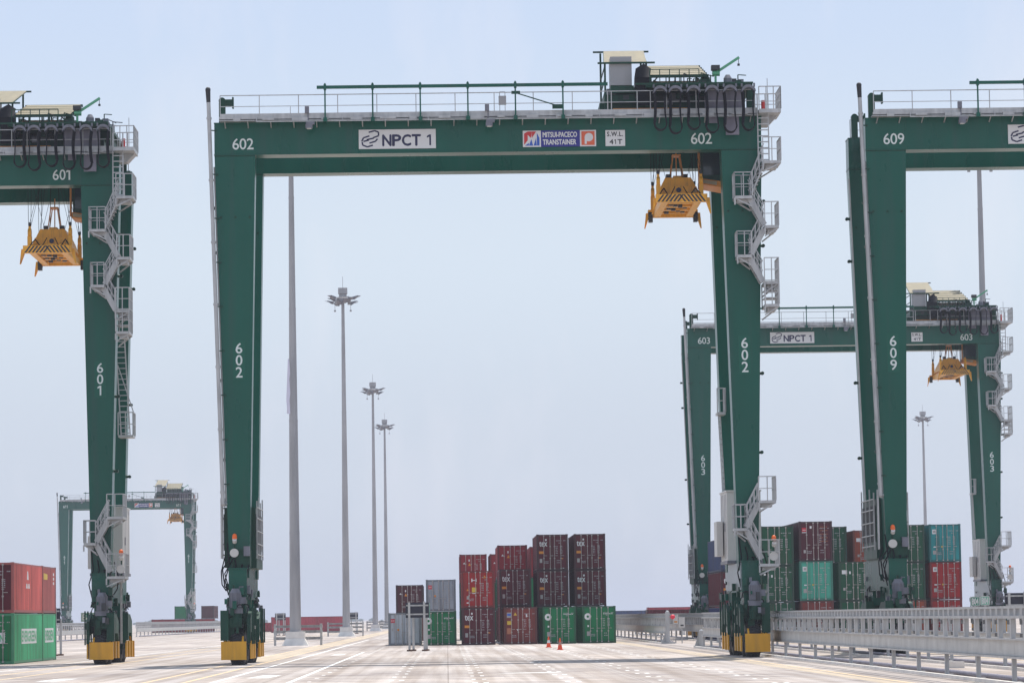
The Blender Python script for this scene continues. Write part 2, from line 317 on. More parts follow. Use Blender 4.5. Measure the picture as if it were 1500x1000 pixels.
def build_crane():
    root = thing('gantry_crane', 'x', 'crane')
    P = lambda name, mb, m=None, par=None, label=None: ob(name, mb, m, par or root, label)
    # girders
    for y0 in (0, 6.65):
        mb = MB(); mb.box(-12.83, 12.83, y0, y0+1.1, 23.76, 25.22)
        mb.box(-12.85, 12.85, y0-.03, y0+1.13, 23.72, 23.76); mb.box(-12.85, 12.85, y0-.03, y0+1.13, 25.22, 25.26)
        for x in (-10.9, 10.9, -7, -3, 1, 5): mb.box(x-.02, x+.02, y0-.012, y0, 23.76, 25.22)
        g = P('girder', mb, GREEN)
        mb = MB(); mb.box(-11.6, 12.4, y0+.4, y0+.7, 25.26, 25.62); P('trolley_rail', mb, GREEN)
        mb = MB(); mb.box(-8.6, -4.6, y0+.36, y0+.4, 25.56, 25.62); mb.box(5.5, 9, y0+.36, y0+.4, 25.56, 25.62); P('rail_trim', mb, YEL, g)
    mb = MB()
    for sx in (-1, 1):
        mb.box(min(sx*11.4, sx*12.3), max(sx*11.4, sx*12.3), 1.1, 6.65, 24.0, 25.1)
    P('end_beam', mb, GREEN)
    # end hooks and buffer posts on the girder ends
    for y0 in (.2, 6.85):
        mb = MB(); mb.box(-12.62, -12.32, y0, y0+.3, 25.26, 26.35); mb.tube((-12.47, y0-.01, 26.33), (-12.47, y0+.31, 26.33), .16, n=12)
        mb.box(-12.4, -11.98, y0+.05, y0+.25, 26.1, 26.4); mb.box(-12.0, -11.93, y0, y0+.3, 25.98, 26.5)
        mb.box(12.2, 12.55, y0, y0+.3, 25.26, 26.6); P('buffer_post', mb, DGREEN)
    # legs
    for sx in (-1, 1):
        for y0 in (0, 6.65):
            mb = MB(); mb.use(GREEN); o1, i1 = leg_x(23.72, sx); o2, i2 = leg_x(4.0, sx); xs1 = sorted((o1, i1)); xs2 = sorted((o2, i2))
            def ring(xs, z): return [(xs[0], y0, z), (xs[1], y0, z), (xs[1], y0+1.1, z), (xs[0], y0+1.1, z)]
            mb.hexa(ring(xs2, 4.0), ring(xs1, 23.72))
            mb.use(DGREEN)
            for z in (21.3, 19.2, 13.2, 9.5):      # lifting lugs and bolts
                o, i = leg_x(z, sx); mb.tube((o-.0*sx, y0+.55, z), (o+.14*sx, y0+.55, z), .07, n=8); mb.tube((o+.16*sx, y0+.45, z), (o+.16*sx, y0+.65, z), .085, n=8)
            for z in (20.8,):
                o, i = leg_x(z, sx)
                for f in (.12, .5, .88): x = o+(i-o)*f; mb.tube((x, y0-.03, z), (x, y0, z), .06, n=8)
            mb.box(min(xs1)-.0, max(xs1), y0-.012, y0, 23.66, 23.70)
            P('leg', mb)
        # sill beam over the bogies
        c = sx*HC; mb = MB()
        mb.box(c-.42, c+.42, -.6, 8.35, 3.05, 4.4); mb.box(c-.46, c+.46, -.64, 8.39, 3.0, 3.05); mb.box(c-.46, c+.46, -.64, 8.39, 4.4, 4.45)
        mb.box(c-.34, c+.34, -.4, 1.5, 2.3, 3.0); mb.box(c-.34, c+.34, 6.2, 8.1, 2.3, 3.0)
        P('sill_beam', mb, GREEN)
        # bogies
        for yc in (.3, 7.45):
            mb = MB(); mb.use(DGREEN); rr = random.Random(int(yc*10)+sx)
            mb.prism_x([(yc-1.75, 1.0), (yc-1.75, 2.1), (yc-.7, 2.45), (yc+.7, 2.45), (yc+1.75, 2.1), (yc+1.75, 1.0), (yc+1.3, 1.5), (yc-1.3, 1.5)], c-.62, c-.46)
            mb.prism_x([(yc-1.75, 1.0), (yc-1.75, 2.1), (yc-.7, 2.45), (yc+.7, 2.45), (yc+1.75, 2.1), (yc+1.75, 1.0), (yc+1.3, 1.5), (yc-1.3, 1.5)], c+.46, c+.62)
            mb.box(c-.46, c+.46, yc-.9, yc+.9, 1.85, 2.4); mb.box(c-.3, c+.3, yc-.3, yc+.3, 1.2, 1.9)
            mb.box(*sorted((c+sx*.75, c+sx*.38)), yc-1.85, yc-1.5, 1.12, 2.5)
            for yy in (yc-1.5, yc-.2, yc+1.3):
                mb.bar((c-sx*.7, yy, .95), (c-sx*.7, yy, 2.6), .07)
            # hoses, valves, junction boxes
            for k in range(60):
                x = c+rr.uniform(-.62, .62); y = yc+rr.uniform(-1.9, 1.9); z = rr.uniform(1.5, 3.6); s_ = rr.uniform(.06, .2)
                mb.use(rr.choice((DGREEN, DGREEN, DARK, GREYM, GREEN))); mb.box(x-s_/2, x+s_/2, y-s_, y+s_, z-s_, z+s_)
            mb.use(CABLE)
            for k in range(7):
                x = c+rr.uniform(-.5, .5); y = yc+rr.uniform(-1.8, .5); z = rr.uniform(1.9, 3.3); r0 = rr.uniform(.08, .2)
                mb.path([(x+r0*cos(t), y, z+r0*1.3*sin(t)) for t in [i*pi/5 for i in range(6)]], .025, 5)
            bg_ = P('bogie', mb)
            for yy in (yc-.95, yc+.95):
                mb = MB(); mb.use(BLACK); n = 28
                prof = [(-.33, .42), (-.35, .62), (-.29, .76), (-.18, .80), (.18, .80), (.29, .76), (.35, .62), (.33, .42)]
                vs = [(c+px_, yy+pr*cos(2*pi*i/n), .80+pr*sin(2*pi*i/n)) for i in range(n) for px_, pr in prof]; q = len(prof)
                mb.add(vs, [(i*q+j, i*q+j+1, ((i+1) % n)*q+j+1, ((i+1) % n)*q+j) for i in range(n) for j in range(q-1)], True)
                for i in range(n):                    # tread lugs in a chevron
                    a = 2*pi*i/n
                    for s1 in (-1, 1):
                        p1 = (c+s1*.03, yy+.81*cos(a), .8+.81*sin(a)); a2 = a+.17; p2 = (c+s1*.28, yy+.79*cos(a2), .8+.79*sin(a2)); mb.bar(p1, p2, .06, .06)
                mb.use(DGREEN); mb.tube((c-.28, yy, .8), (c+.28, yy, .8), .43, n=16); mb.tube((c-.4, yy, .8), (c+.4, yy, .8), .12, n=8)
                P('wheel', mb, None, bg_)
            # yellow guards
            mb = MB()
            for s1 in (-1, 1):
                for y_ in (yc-1.6, yc-.15, yc+1.25):
                    mb.box(c+s1*.60-.02, c+s1*.60+.06, y_, y_+.42, .28, 1.1)
            P('side_guard', mb, YEL, bg_)
        for y_, nm in ((-1.72, 'front'), (9.35, 'rear')):
            mb = MB(); xo = c-.14*(-1 if sx > 0 else 1)
            mb.box(xo-.58, xo+.58, y_, y_+.05, .24, 1.08); mb.box(xo-.10, xo+.08, y_-.012, y_, .86, .93)
            mb.bar((xo-.4, y_+.05, .9), (xo-.4, y_+(.5 if y_ < 0 else -.5), 1.3), .08); mb.bar((xo+.4, y_+.05, .9), (xo+.4, y_+(.5 if y_ < 0 else -.5), 1.3), .08)
            P('wheel_guard', mb, YEL)
        # travel motor
        for y_ in (-1.05, 8.7):
            xm = c+(-.08 if sx < 0 else .12); mb = MB(); mb.use(GREYM)
            mb.tube((xm, y_, 2.62), (xm, y_, 3.3), .27, n=14); mb.tube((xm, y_, 3.3), (xm, y_, 3.5), .27, .16, n=14)
            for k in range(12): a = k*pi/6; mb.bar((xm+.27*cos(a), y_+.27*sin(a), 2.65), (xm+.27*cos(a), y_+.27*sin(a), 3.3), .03, .05)
            mb.box(xm-.32, xm+.32, y_-.28, y_+.28, 2.36, 2.6); mb.box(xm+.25, xm+.48, y_-.15, y_+.15, 2.8, 3.1)
            mb.use(DGREEN); mb.tube((xm, y_, 1.9), (xm, y_, 2.36), .30, .28, n=12); mb.box(xm-.30, xm+.30, y_-.25, y_+.5, 1.72, 2.15); mb.box(xm-.36, xm-.05, y_-.1, y_+.3, 1.2, 1.8)
            P('drive_motor', mb)
        mb = MB()          # cable runs and brackets down the front of the lower leg
        for k in range(4):
            x = c+(-.5+.3*k); mb.path([(x, -.06, 5.6-.5*k), (x+.1, -.2, 4.6), (x-.1, -.3, 3.9), (x+.05, -.2, 3.2)], .03, 5)
        x = c-sx*-.62; mb.path([(x, .1, 5.0), (x+sx*.18, .1, 4.3), (x+sx*.15, .1, 3.7), (x-sx*.05, .1, 3.4)], .03, 5)
        P('cable_loop', mb, CABLE)
    # engine room on the left side between the legs, with radiator grille and exhaust
    c = -HC; mb = MB(); mb.box(c-.72, c+.74, 1.3, 6.2, 4.5, 7.3); mb.box(c-.6, c+.78, 1.2, 6.3, 4.45, 4.9); mb.box(c-.25, c+.55, -.12, 1.2, 4.5, 5.3)
    er = P('engine_room', mb, DGREEN, None, 'dark green engine room between the legs')
    mb = MB()
    for sx in (-1, 1):
        X = c+sx*.80
        for k in range(4): y = 1.4+k*1.55; mb.bar((X, y, 4.9), (X, y, 7.6+.2*(k % 2)), .06)
        for z in (5.1, 5.6, 6.2, 6.8, 7.3): mb.bar((X, 1.3, z), (X, 6.2, z), .05)
    P('grille', mb, GALV, er)
    mb = MB()
    for sx in (-1, 1):
        for k in range(22): y = 1.5+k*.21; mb.box(c+sx*.745-.02, c+sx*.745+.02, y, y+.1, 5.3, 7.0)
    P('radiator', mb, DARK, er)
    mb = MB(); mb.bar((c-.78, .25, 4.9), (c-.78, .25, 7.7), .05); mb.bar((c-.78, -.1, 4.9), (c-.78, -.1, 7.7), .05)
    for k in range(9): mb.bar((c-.78, .25, 5+k*.3), (c-.78, -.1, 5+k*.3), .03)
    P('ladder', mb, GALV)
    mb = MB(); mb.use(GALV); p0 = Vector((-12.55, -.16, 7.4)); p1 = Vector((-13.08, -.16, 26.2))
    mb.tube(p0, p1, .095, n=10); mb.path([(-12.2, .9, 7.2), (-12.35, .2, 7.45), p0], .1, 8)
    for k in range(7): q = p0.lerp(p1, .03+.155*k); mb.tube(q-Vector((0, 0, .05)), q+Vector((0, 0, .05)), .125, n=10)
    mb.use(BLACK); mb.tube(p1, p1+Vector((-.02, 0, .55)), .10, .12, n=10); mb.ball((-13.1, -.16, 26.8), .13)
    ex = P('exhaust_pipe', mb, None, None, 'tall grey exhaust pipe with sooty black top')
    mb = MB()
    for k in range(9): q = p0.lerp(p1, .05+.11*k); mb.bar(q, (q.x+.32, -.02, q.z), .05)
    P('bracket', mb, DGREEN, ex)
    mb = MB(); a = Vector((-12.43, .2, 7.5)); b = Vector((-12.86, .2, 23.2)); mb.bar(a, b, .07); mb.bar(a+Vector((.0, 6.3, 0)), b+Vector((0, 6.3, 0)), .07)
    P('conduit', mb, GALV)
    mb = MB(); mb.path([(-12.2, -.12, 5.0), (-12.6, -.12, 4.4), (-12.5, -.12, 3.6), (-12.2, -.1, 3.4)], .035); mb.path([(-12.1, -.12, 4.9), (-12.5, -.12, 4.2), (-12.3, -.12, 3.5)], .03); P('hose', mb, CABLE)
    # beacons and round lamps
    for x, y, zb, zl in ((-12.02, -.25, 5.9, 5.15), (12.92, -.95, 5.45, 4.62)):
        mb = MB(); mb.use(DGREEN); mb.bar((x, y+.15, zl-.3), (x, y+.15, zb-.15), .06); mb.bar((x, y+.15, zl), (x+(.3 if x < 0 else -.3), 0 if x < 0 else y, zl), .05)
        mb.use(ORANGE); mb.tube((x, y, zb-.1), (x, y, zb+.04), .115, .105, n=12); mb.ball((x, y, zb+.04), .105); P('warning_beacon', mb)
        mb = MB(); mb.use(SIGNW); mb.use(BEIGE); mb.tube((x-.02, y-.10, zl), (x-.02, y+.12, zl), .20, n=20); mb.tube((x, y-.1, zl+.62), (x, y+.05, zl+.5), .10, n=12)
        P('work_lamp', mb)
    mb = MB(); mb.box(-11.6, -11.32, -.35, -.02, 5.0, 5.45); P('junction_box', mb, GREYM)
    # electrical cabinet on the right side between the legs
    c = HC; mb = MB(); mb.box(c-.80, c+.80, 2.5, 6.2, 4.5, 7.75); mb.box(c-.84, c+.84, 2.44, 6.26, 7.75, 7.82)
    cb = P('electrical_cabinet', mb, BEIGE, None, 'pale beige electrical cabinet between the legs')
    mb = MB(); mb.box(c-.84, c+.84, 2.4, 6.3, 4.36, 4.5)
    for sx in (-1, 1):
        for y in (3.1, 3.8, 4.7, 5.5): mb.box(c+sx*.805-.008, c+sx*.805+.008, y, y+.03, 4.6, 7.65)
        mb.box(c+sx*.82-.02, c+sx*.82+.02, 3.6, 3.7, 5.9, 6.3)
    P('cabinet_trim', mb, GREYM, cb)
    mb = MB(); mb.box(c-1.15, c-.86, 4.4, 6.0, 4.75, 6.4); P('side_cabinet', mb, BEIGE)
    mb = MB(); mb.box(c-.47, c-.42-.0, -.3, 8.1, 3.1, 4.35); P('sill_reflection_panel', mb, mat('sill_reflection_grey', (.30, .34, .36), .35, metal=.3), None)  # pale sheet standing in for the grazing reflection on the sill's inner face
    # stair tower on the right legs
    flights = [((12.86, 22.91), (12.25, 21.5)), ((12.14, 21.3), (12.82, 20.05)), ((12.8, 19.85), (12.17, 18.68)), ((12.09, 18.5), (12.70, 17.38)),
               ((12.30, 7.1), (11.69, 5.98)), ((11.68, 5.85), (12.36, 4.5))]
    mb = MB()
    for a, b in flights:
        mb2 = MB(); stairs_flight(mb2, a, b, -.12, .62); P('stair_flight', mb2, GALV)
    # landings: x0,x1,z, open side
    lands = [(12.78, 13.62, 23.01, 1), (11.43, 12.25, 21.38, -1), (12.80, 13.45, 19.98, 1), (11.50, 12.17, 18.62, -1), (12.73, 13.40, 17.36, 1),
             (12.73, 13.40, 16.30, 1), (12.25, 13.05, 7.2, 1), (11.11, 11.69, 5.93, -1), (12.22, 13.14, 4.28, 1)]
    for x0, x1, z, sd_ in lands:
        y0, y1 = (-1.15, .55) if x1 > 12.9 else (-1.1, -.02)
        mb = MB(); mb.box(x0, x1, y0, y1, z-.13, z); mb.bar((x0, y0, z-.1), (x0, y0, z-.42), .07)
        xo = x1 if sd_ > 0 else x0; xi = x0 if sd_ > 0 else x1
        mb.bar((xo, y1-.1, z-.1), (xi, y1-.1, z-.6), .07); mb.bar((xo, y0+.1, z-.1), (xi, y0+.1, z-.5), .06); mb.box(x0+.15, x1-.15, y0+.4, y1-.3, z-.3, z-.14)
        l = P('landing', mb, GALV)
        mb = MB(); mb.rail([(xi, y0, z), (xo, y0, z), (xo, y1, z)], 1.1, .045, .38); 
        if x1 <= 12.9: mb.rail([(xi, y1, z), (xo, y1, z)], 1.1, .04, .5)
        P('railing', mb, GALV, l)
    mb = MB()
    for y in (-1.15, .5):
        for x in (12.75, 13.38): mb.bar((x, y, 16.3), (x, y, 17.3), .05)
    for z in (16.6, 16.95): mb.box(12.75, 13.38, -.9, .3, z, z+.04)
    P('stair_cage', mb, GALV)
    mb = MB()             # long ladder between front and rear leg, on its landing
    for dx in (0, .46): mb.bar((12.25+dx, 6.35, 11.6), (12.0+dx, 6.2, 16.6), .06)
    for k in range(18): t = k/18; mb.bar((12.25-.25*t, 6.35, 11.7+5*t), (12.71-.25*t, 6.35, 11.7+5*t), .045)
    mb.bar((12.1, 6.3, 15.2), (12.95, 6.3, 12.6), .05)
    P('ladder', mb, GALV)
    for X0, X1, Y0, Y1, z in ((12.2, 12.95, 5.3, 6.6, 11.55), (10.95, 11.35, 5.4, 6.6, 11.7)):
        mb = MB(); mb.box(X0, X1, Y0, Y1, z-.12, z); l = P('landing', mb, GALV); mb = MB(); mb.rail([(X0, Y0, z), (X1, Y0, z), (X1, Y1, z)], 1.15, .05, .4); P('railing', mb, GALV, l)
    mb = MB()
    for dx in (0, .4): mb.bar((11.15+dx*.3, 5.6+dx, 7.9), (11.0+dx*.3, 5.6+dx, 11.7), .06)
    for k in range(14): mb.bar((11.13-.01*k, 5.6, 8+.27*k), (11.25-.01*k, 6.0, 8+.27*k), .05)
    mb.bar((12.75, .5, 4.3), (12.75, .5, 1.0), .06); mb.bar((12.75, 1.0, 4.3), (12.75, 1.0, 1.0), .06)
    for k in range(9): mb.bar((12.75, .5, 1.2+.35*k), (12.75, 1.0, 1.2+.35*k), .035)
    P('ladder', mb, GALV)
    mb = MB()              # vertical ladder below the top platform
    for x in (12.60, 13.10): mb.bar((x, -.75, 22.9), (x, -.75, 26.2), .055)
    for k in range(9): mb.bar((12.60, -.75, 23.1+.28*k), (13.10, -.75, 23.1+.28*k), .05)
    P('ladder', mb, GALV)
    mb = MB(); mb.box(12.65, 13.67, -1.1, 1.2, 25.27, 25.45); mb.prism_y([(12.7, 24.85), (13.2, 24.85), (13.6, 25.27), (12.7, 25.27)], .1, 1.0); tp = P('top_platform', mb, GALV)
    mb = MB(); mb.rail([(12.65, -1.1, 25.45), (13.67, -1.1, 25.45), (13.67, 1.2, 25.45)], 1.05, .045, .34, (.35, .7)); mb.rail([(12.65, 1.2, 25.45), (13.67, 1.2, 25.45)], 1.05, .04, .5); mb.bar((13.25, .9, 25.5), (13.25, .9, 27.2), .03)
    P('railing', mb, GALV, tp)
    mb = MB(); mb.tube((13.0, .6, 25.5), (13.0, .6, 26.1), .09, n=10); P('fire_extinguisher', mb, RED, tp)
    # walkways
    for y0, y1, yr in ((-.75, -.02, -.72), (7.77, 8.5, 8.47)):
        mb = MB(); mb.box(-12.55, 12.6, y0, y1, 25.26, 25.30); mb.box(-12.55, 12.6, yr-.03, yr+.0, 25.22, 25.42)
        mb.box(-12.5, 12.6, yr-.02, yr+.05, 25.42, 25.56)
        for k in range(24): x = -12.3+k*1.07; mb.bar((x, y0, 25.25), (x, y1, 25.0), .05)
        for k in range(18): x = -11.9+k*1.37; mb.box(x, x+.35+.2*(k % 3), yr-.1, yr-.03, 25.2+.04*(k % 2), 25.36)
        wk = P('walkway', mb, GALV)
        mb = MB(); mb.rail([(-12.5, yr, 25.4), (7.6, yr, 25.4)], 1.02, .04, 1.78, (.5,)); mb.rail([(5.6, yr, 25.4), (12.5, yr, 25.4)], 1.02, .04, 1.4, (.5,)); P('handrail', mb, GALV, wk)
        mb = MB(); mb.bar((-10.8, yr-.12, 25.16), (12, yr-.12, 25.16), .04)
        for k in range(12): x = -10.8+k*2; mb.bar((x, yr-.12, 25.16), (x, yr-.1, 25.4), .04)
        P('conduit', mb, GALV, wk)
    for x in (-8.3, .1): 
        mb = MB(); mb.use(GREYM); mb.box(x-.2, x+.2, -.95, -.7, 25.0, 25.12); mb.box(x-.22, x+.1, -.98, -.66, 24.82, 25.0); mb.bar((x-.1, -.8, 25.1), (x-.1, -.8, 25.85), .05); mb.box(x-.25, x-.05, -.9, -.75, 25.55, 25.85)
        mb.use(SIGNW); mb.box(x-.15, x+.05, -.96, -.68, 24.8, 24.82); P('floodlight', mb)
    mb = MB(); mb.box(.5, .85, -.8, -.6, 25.85, 26.25); mb.bar((.55, -.7, 25.4), (.55, -.7, 26.45), .03); mb.bar((.8, -.7, 25.4), (.8, -.7, 26.45), .03); mb.bar((.55, -.7, 26.45), (.8, -.7, 26.45), .03); P('control_box', mb, GREYBOX)
    # power channel over the walkway
    mb = MB(); mb.box(-7.98, 5.6, -1.0, -.86, 26.66, 26.80)
    pr = P('power_channel', mb, GREEN)
    for k in range(6):
        x = -7.6+k*2.22 if k < 6 else 5.5; mb = MB(); mb.bar((x, -.92, 25.2), (x, -.92, 26.92), .07); mb.box(x-.06, x+.06, -1.04, -.82, 26.6, 26.86); mb.box(x-.09, x+.09, -1., -.7, 25.12, 25.3); P('post', mb, GREEN, pr)
    mb = MB(); mb.bar((1.2, -.9, 26.4), (3.2, -.9, 25.75), .05); mb.box(1.1, 1.5, -.95, -.85, 26.32, 26.45); mb.box(3.0, 3.5, -.95, -.85, 25.6, 25.8); P('brace', mb, DGREEN, pr)
    # signs on the girder
    mb = MB(); mb.use(SIGNW).box(-6.07, -2.46, -.05, -.014, 23.93, 24.84)
    mb.use(NAVY); text(mb, 'NPCT 1', -4.98, -2.58, 24.07, 24.58, -.054, bold=.022)
    def stroke(pts, wd=.05):
        for (x0, z0), (x1, z1) in zip(pts, pts[1:]): 
            d = Vector((x1-x0, 0, z1-z0)).normalized(); nrm = Vector((-d.z, 0, d.x))*wd
            a = Vector((x0, -.056, z0)); b = Vector((x1, -.056, z1)); mb.add([a-nrm, b-nrm, b+nrm, a+nrm], [(0, 1, 2, 3)])
    cx, cz = -5.55, 24.385
    for (ox, oz) in ((.11, .2), (.0, .0), (-.11, -.2)):
        L_ = [(cx+ox-.34, cz+oz-.04), (cx+ox-.16, cz+oz+.13), (cx+ox+.12, cz+oz+.20)]
        R_ = [(cx+ox+.34, cz+oz+.04), (cx+ox+.16, cz+oz-.13), (cx+ox-.12, cz+oz-.20)]
        if oz > 0: stroke(L_[1:], .035); stroke([(cx+ox+.12, cz+oz+.2), (cx+ox+.3, cz+oz+.13), (cx+ox+.3, cz+oz-.04), (cx+ox+.05, cz+oz-.13)], .035)
        elif oz == 0: stroke([(cx-.02, cz+.16), (cx-.30, cz+.07), (cx-.38, cz-.10)], .035); stroke([(cx+.36, cz+.02), (cx+.26, cz-.1), (cx-.02, cz-.18)], .035); stroke([(cx-.15, cz-.02), (cx+.18, cz+.05)], .035)
        else: stroke([(cx-.36, cz-.13), (cx-.34, cz-.27), (cx-.12, cz-.36), (cx+.14, cz-.28)], .035); stroke([(cx-.3, cz-.1), (cx-.05, cz-.04)], .035)
    P('terminal_sign', mb, None, None, 'white sign reading NPCT 1')
    mb = MB(); mb.use(SIGNW).box(1.62, 2.47, -.05, -.014, 23.93, 24.70); mb.box(4.30, 5.06, -.05, -.014, 23.93, 24.70)
    mb.use(DBLUE).box(2.47, 4.30, -.05, -.014, 23.93, 24.70)
    mb.use(SIGNW); text(mb, 'MITSUI-PACECO', 2.56, 4.16, 24.38, 24.62, -.054, bold=.01); text(mb, 'TRANSTAINER', 2.56, 4.12, 24.03, 24.27, -.054, bold=.01)
    q = lambda pts, mm: (mb.use(mm), mb.add([(x, -.055, z) for x, z in pts], [tuple(range(len(pts)))]))
    q([(1.68, 24.03), (1.85, 24.25), (1.85, 24.66), (1.68, 24.56)], RED); q([(1.85, 24.5), (2.0, 24.35), (2.03, 24.45), (2.05, 24.66), (1.85, 24.66)], RED); q([(2.05, 24.35), (2.25, 24.66), (2.05, 24.66)], RED); 
    q([(1.72, 23.99), (1.9, 24.12), (1.9, 23.99)], BLUE); q([(1.9, 23.99), (2.02, 24.3), (2.1, 23.99)], BLUE); q([(2.12, 23.99), (2.24, 24.35), (2.27, 23.99)], BLUE); q([(2.28, 23.99), (2.4, 23.99), (2.4, 24.35), (2.28, 24.6)], BLUE)
    mb.use(ORG).box(4.37, 4.99, -.06, -.05, 23.99, 24.64)
    mb.use(SIGNW); n = 20
    mb.add([(4.72+.2*cos(2*pi*i/n), -.063, 24.36+.2*sin(2*pi*i/n)) for i in range(n)], [tuple(range(n))]); mb.box(4.52, 4.62, -.064, -.061, 24.04, 24.36)
    mb.use(ORG); mb.add([(4.74+.0*cos(2*pi*i/n), -.066, 24.36) for i in range(3)], [(0, 1, 2)])
    P('maker_sign', mb, None, None, 'maker sign with red and blue M, blue lettering panel and orange P square')
    mb = MB(); mb.use(SIGNW).box(5.50, 6.42, -.05, -.014, 23.93, 24.68); mb.use(DARK); text(mb, 'S.W.L.', 5.58, 6.32, 24.39, 24.6, -.054, bold=.008, spacing=1.15); text(mb, '41T', 5.68, 6.30, 24.02, 24.24, -.054, bold=.008, spacing=1.3)
    P('load_limit_sign', mb, None, None, 'white square sign reading S.W.L. 41T')
    # trolley with machinery
    mb = MB(); mb.use(DGREEN)
    mb.box(5.3, 12.0, .9, 6.9, 25.75, 26.1); mb.box(5.5, 7.6, .5, 6.9, 26.1, 26.45); mb.box(5.3, 10.0, .8, 7.0, 25.62, 25.75)
    mb.box(7.6, 12.4, .1, 6.9, 26.55, 26.72); mb.box(7.4, 12.4, -.75, .1, 26.58, 26.70)
    mb.box(10.0, 12.2, 1.0, 6.0, 26.1, 26.55)
    for x in (5.55, 7.5): 
        for y in (.4, 4.6): mb.bar((x, y, 25.7), (x, y, 29.1 if y > 1 else 27.95), .09)
    for z in (26.6, 27.2, 27.8): mb.bar((5.55, .4, z), (5.55, 4.6, z), .05)
    for k in range(5): mb.bar((7.7+.7*k, .0, 26.72), (7.7+.7*k, .0, 27.25), .05)
    mb.use(ORSTEEL).box(5.9, 9.4, .3, .6, 25.70, 25.76)
    rr = random.Random(5)
    for k in range(46):
        x = rr.uniform(10.0, 12.2); y = rr.uniform(.6, 5.5); s_ = rr.uniform(.05, .16); z = 26.72+s_*.9+rr.choice((0, 0, .15, .3)); mb.use(rr.choice((DGREEN, DARK, GREYM, DGREEN))); mb.box(x-s_, x+s_, y-s_, y+s_, 26.7, z+s_*.6)
    for k in range(34):
        x = rr.uniform(5.7, 12.3); y = rr.uniform(.2, 5); z = 26.7+rr.uniform(.3, .85); mb.use(rr.choice((DGREEN, DARK))); mb.bar((x, y, 26.7), (x, y, z), .05); mb.bar((x, y, z), (x+rr.uniform(.2, .6), y, z-rr.uniform(0, .25)), .04)
    for k in range(190):
        x = rr.uniform(5.7, 12.0); y = rr.uniform(.6, 6.2); z = rr.uniform(26.1, 26.6) if x < 9.8 else rr.uniform(26.1, 26.9); s_ = rr.uniform(.07, .26)
        mb.use(rr.choice((DGREEN, DGREEN, DARK, GREYM, GPANEL, DARK))); mb.box(x-s_, x+s_, y-s_, y+s_, z-s_*.6, z+s_)
    tr = P('trolley', mb, None, None, 'dark green hoist trolley carrying motors and drums')
    mb = MB(); mb.box(5.8, 6.81, .3, 1.6, 26.86, 28.22); P('grey_cabinet', mb, GREYBOX, tr)
    mb = MB(); mb.box(5.8, 6.9, .3, 1.7, 26.5, 26.84); mb.use(DGREEN); P('cabinet_base', mb, DGREEN, tr)
    mb = MB(); mb.hexa([(5.5, .2, 27.92), (7.5, .2, 27.92), (7.66, 4.8, 29.22), (5.72, 4.8, 29.22)], [(5.5, .2, 27.95), (7.5, .2, 27.95), (7.66, 4.8, 29.25), (5.72, 4.8, 29.25)]); cn = P('canopy', mb, CREAM, tr)
    mb = MB(); 
    for k in range(5): a = 5.5+.5*k; b = 5.72+.47*k; mb.bar((a, .2, 27.89), (b, 4.8, 29.19), .06)
    for y, z in ((.2, 27.9), (4.8, 29.2)): mb.bar((5.2, y, z), (7.9, y, z), .08)
    P('canopy_frame', mb, DGREEN, cn)
    mb = MB(); 
    for k in range(5): y = .6+k*1.0; z = 27.36+.25*k; mb.hexa([(7.6, y, z), (10.35, y, z), (10.35, y+.8, z+.2), (7.6, y+.8, z+.2)], [(7.6, y, z+.03), (10.35, y, z+.03), (10.35, y+.8, z+.23), (7.6, y+.8, z+.23)])
    cn = P('canopy', mb, CREAM, tr)
    mb = MB()
    for k in range(6): y = .55+k*1.0; z = 27.28+.25*k; mb.bar((7.5, y, z+.02), (10.45, y, z+.02), .13)
    for x in (7.6, 10.35): mb.bar((x, .5, 27.25), (x, 5.6, 28.5), .07)
    for x in (7.75, 8.9, 10.2): mb.bar((x, 1.0, 26.7), (x, 1.0, 27.4), .07); mb.bar((x, 5.0, 26.7), (x, 5.0, 28.35), .07)
    mb.bar((10.3, .8, 26.9), (9.8, .8, 27.35), .06); mb.bar((7.7, .8, 26.9), (8.1, .8, 27.35), .06)
    P('canopy_frame', mb, DGREEN, cn)
    mb = MB(); mb.tube((7.8, 1.9, 26.98), (10.0, 1.9, 26.98), .30, n=18); mb.tube((7.7, 1.9, 26.98), (7.8, 1.9, 26.98), .38, n=18); mb.tube((10.0, 1.9, 26.98), (10.12, 1.9, 26.98), .38, n=18)
    P('hoist_drum', mb, GREYM, tr)
    mb = MB(); mb.rail([(7.6, -.72, 26.7), (9.9, -.72, 26.7)], .72, .04, .5, (.38,)); mb.use(DGREEN) if 0 else None; P('railing', mb, DGREEN, tr)
    mb = MB(); mb.use(DARK); mb.ball((7.35, .5, 27.25), .32, 12, 1.7); mb.tube((6.95, .6, 26.95), (7.3, .6, 26.95), .34, n=14); mb.use(CABLE)
    for k in range(16):
        x = 7.0+.045*k; mb.path([(x, -.2+.02*k, 27.8-.03*abs(k-8)), (x-.08, -.35, 27.1), (x+.1, -.3, 26.3), (x, -.25, 25.8)], .035, 5)
    P('cable_reel', mb, None, tr)
    mb = MB(); mb.use(DGREEN).box(10.05, 10.55, .4, 1.2, 26.72, 27.1); mb.ball((10.3, .8, 27.15), .24); mb.use(GREYM); mb.tube((11.35, .5, 26.72), (11.35, .5, 27.15), .2, n=12); mb.tube((11.35, .5, 27.15), (11.35, .5, 27.32), .2, .1, n=12); mb.tube((11.7, .9, 26.72), (11.7, .9, 27.05), .17, n=12)
    mb.use(DARK).box(11.1, 11.6, .3, .9, 26.68, 26.8); P('hoist_motor', mb, None, tr)
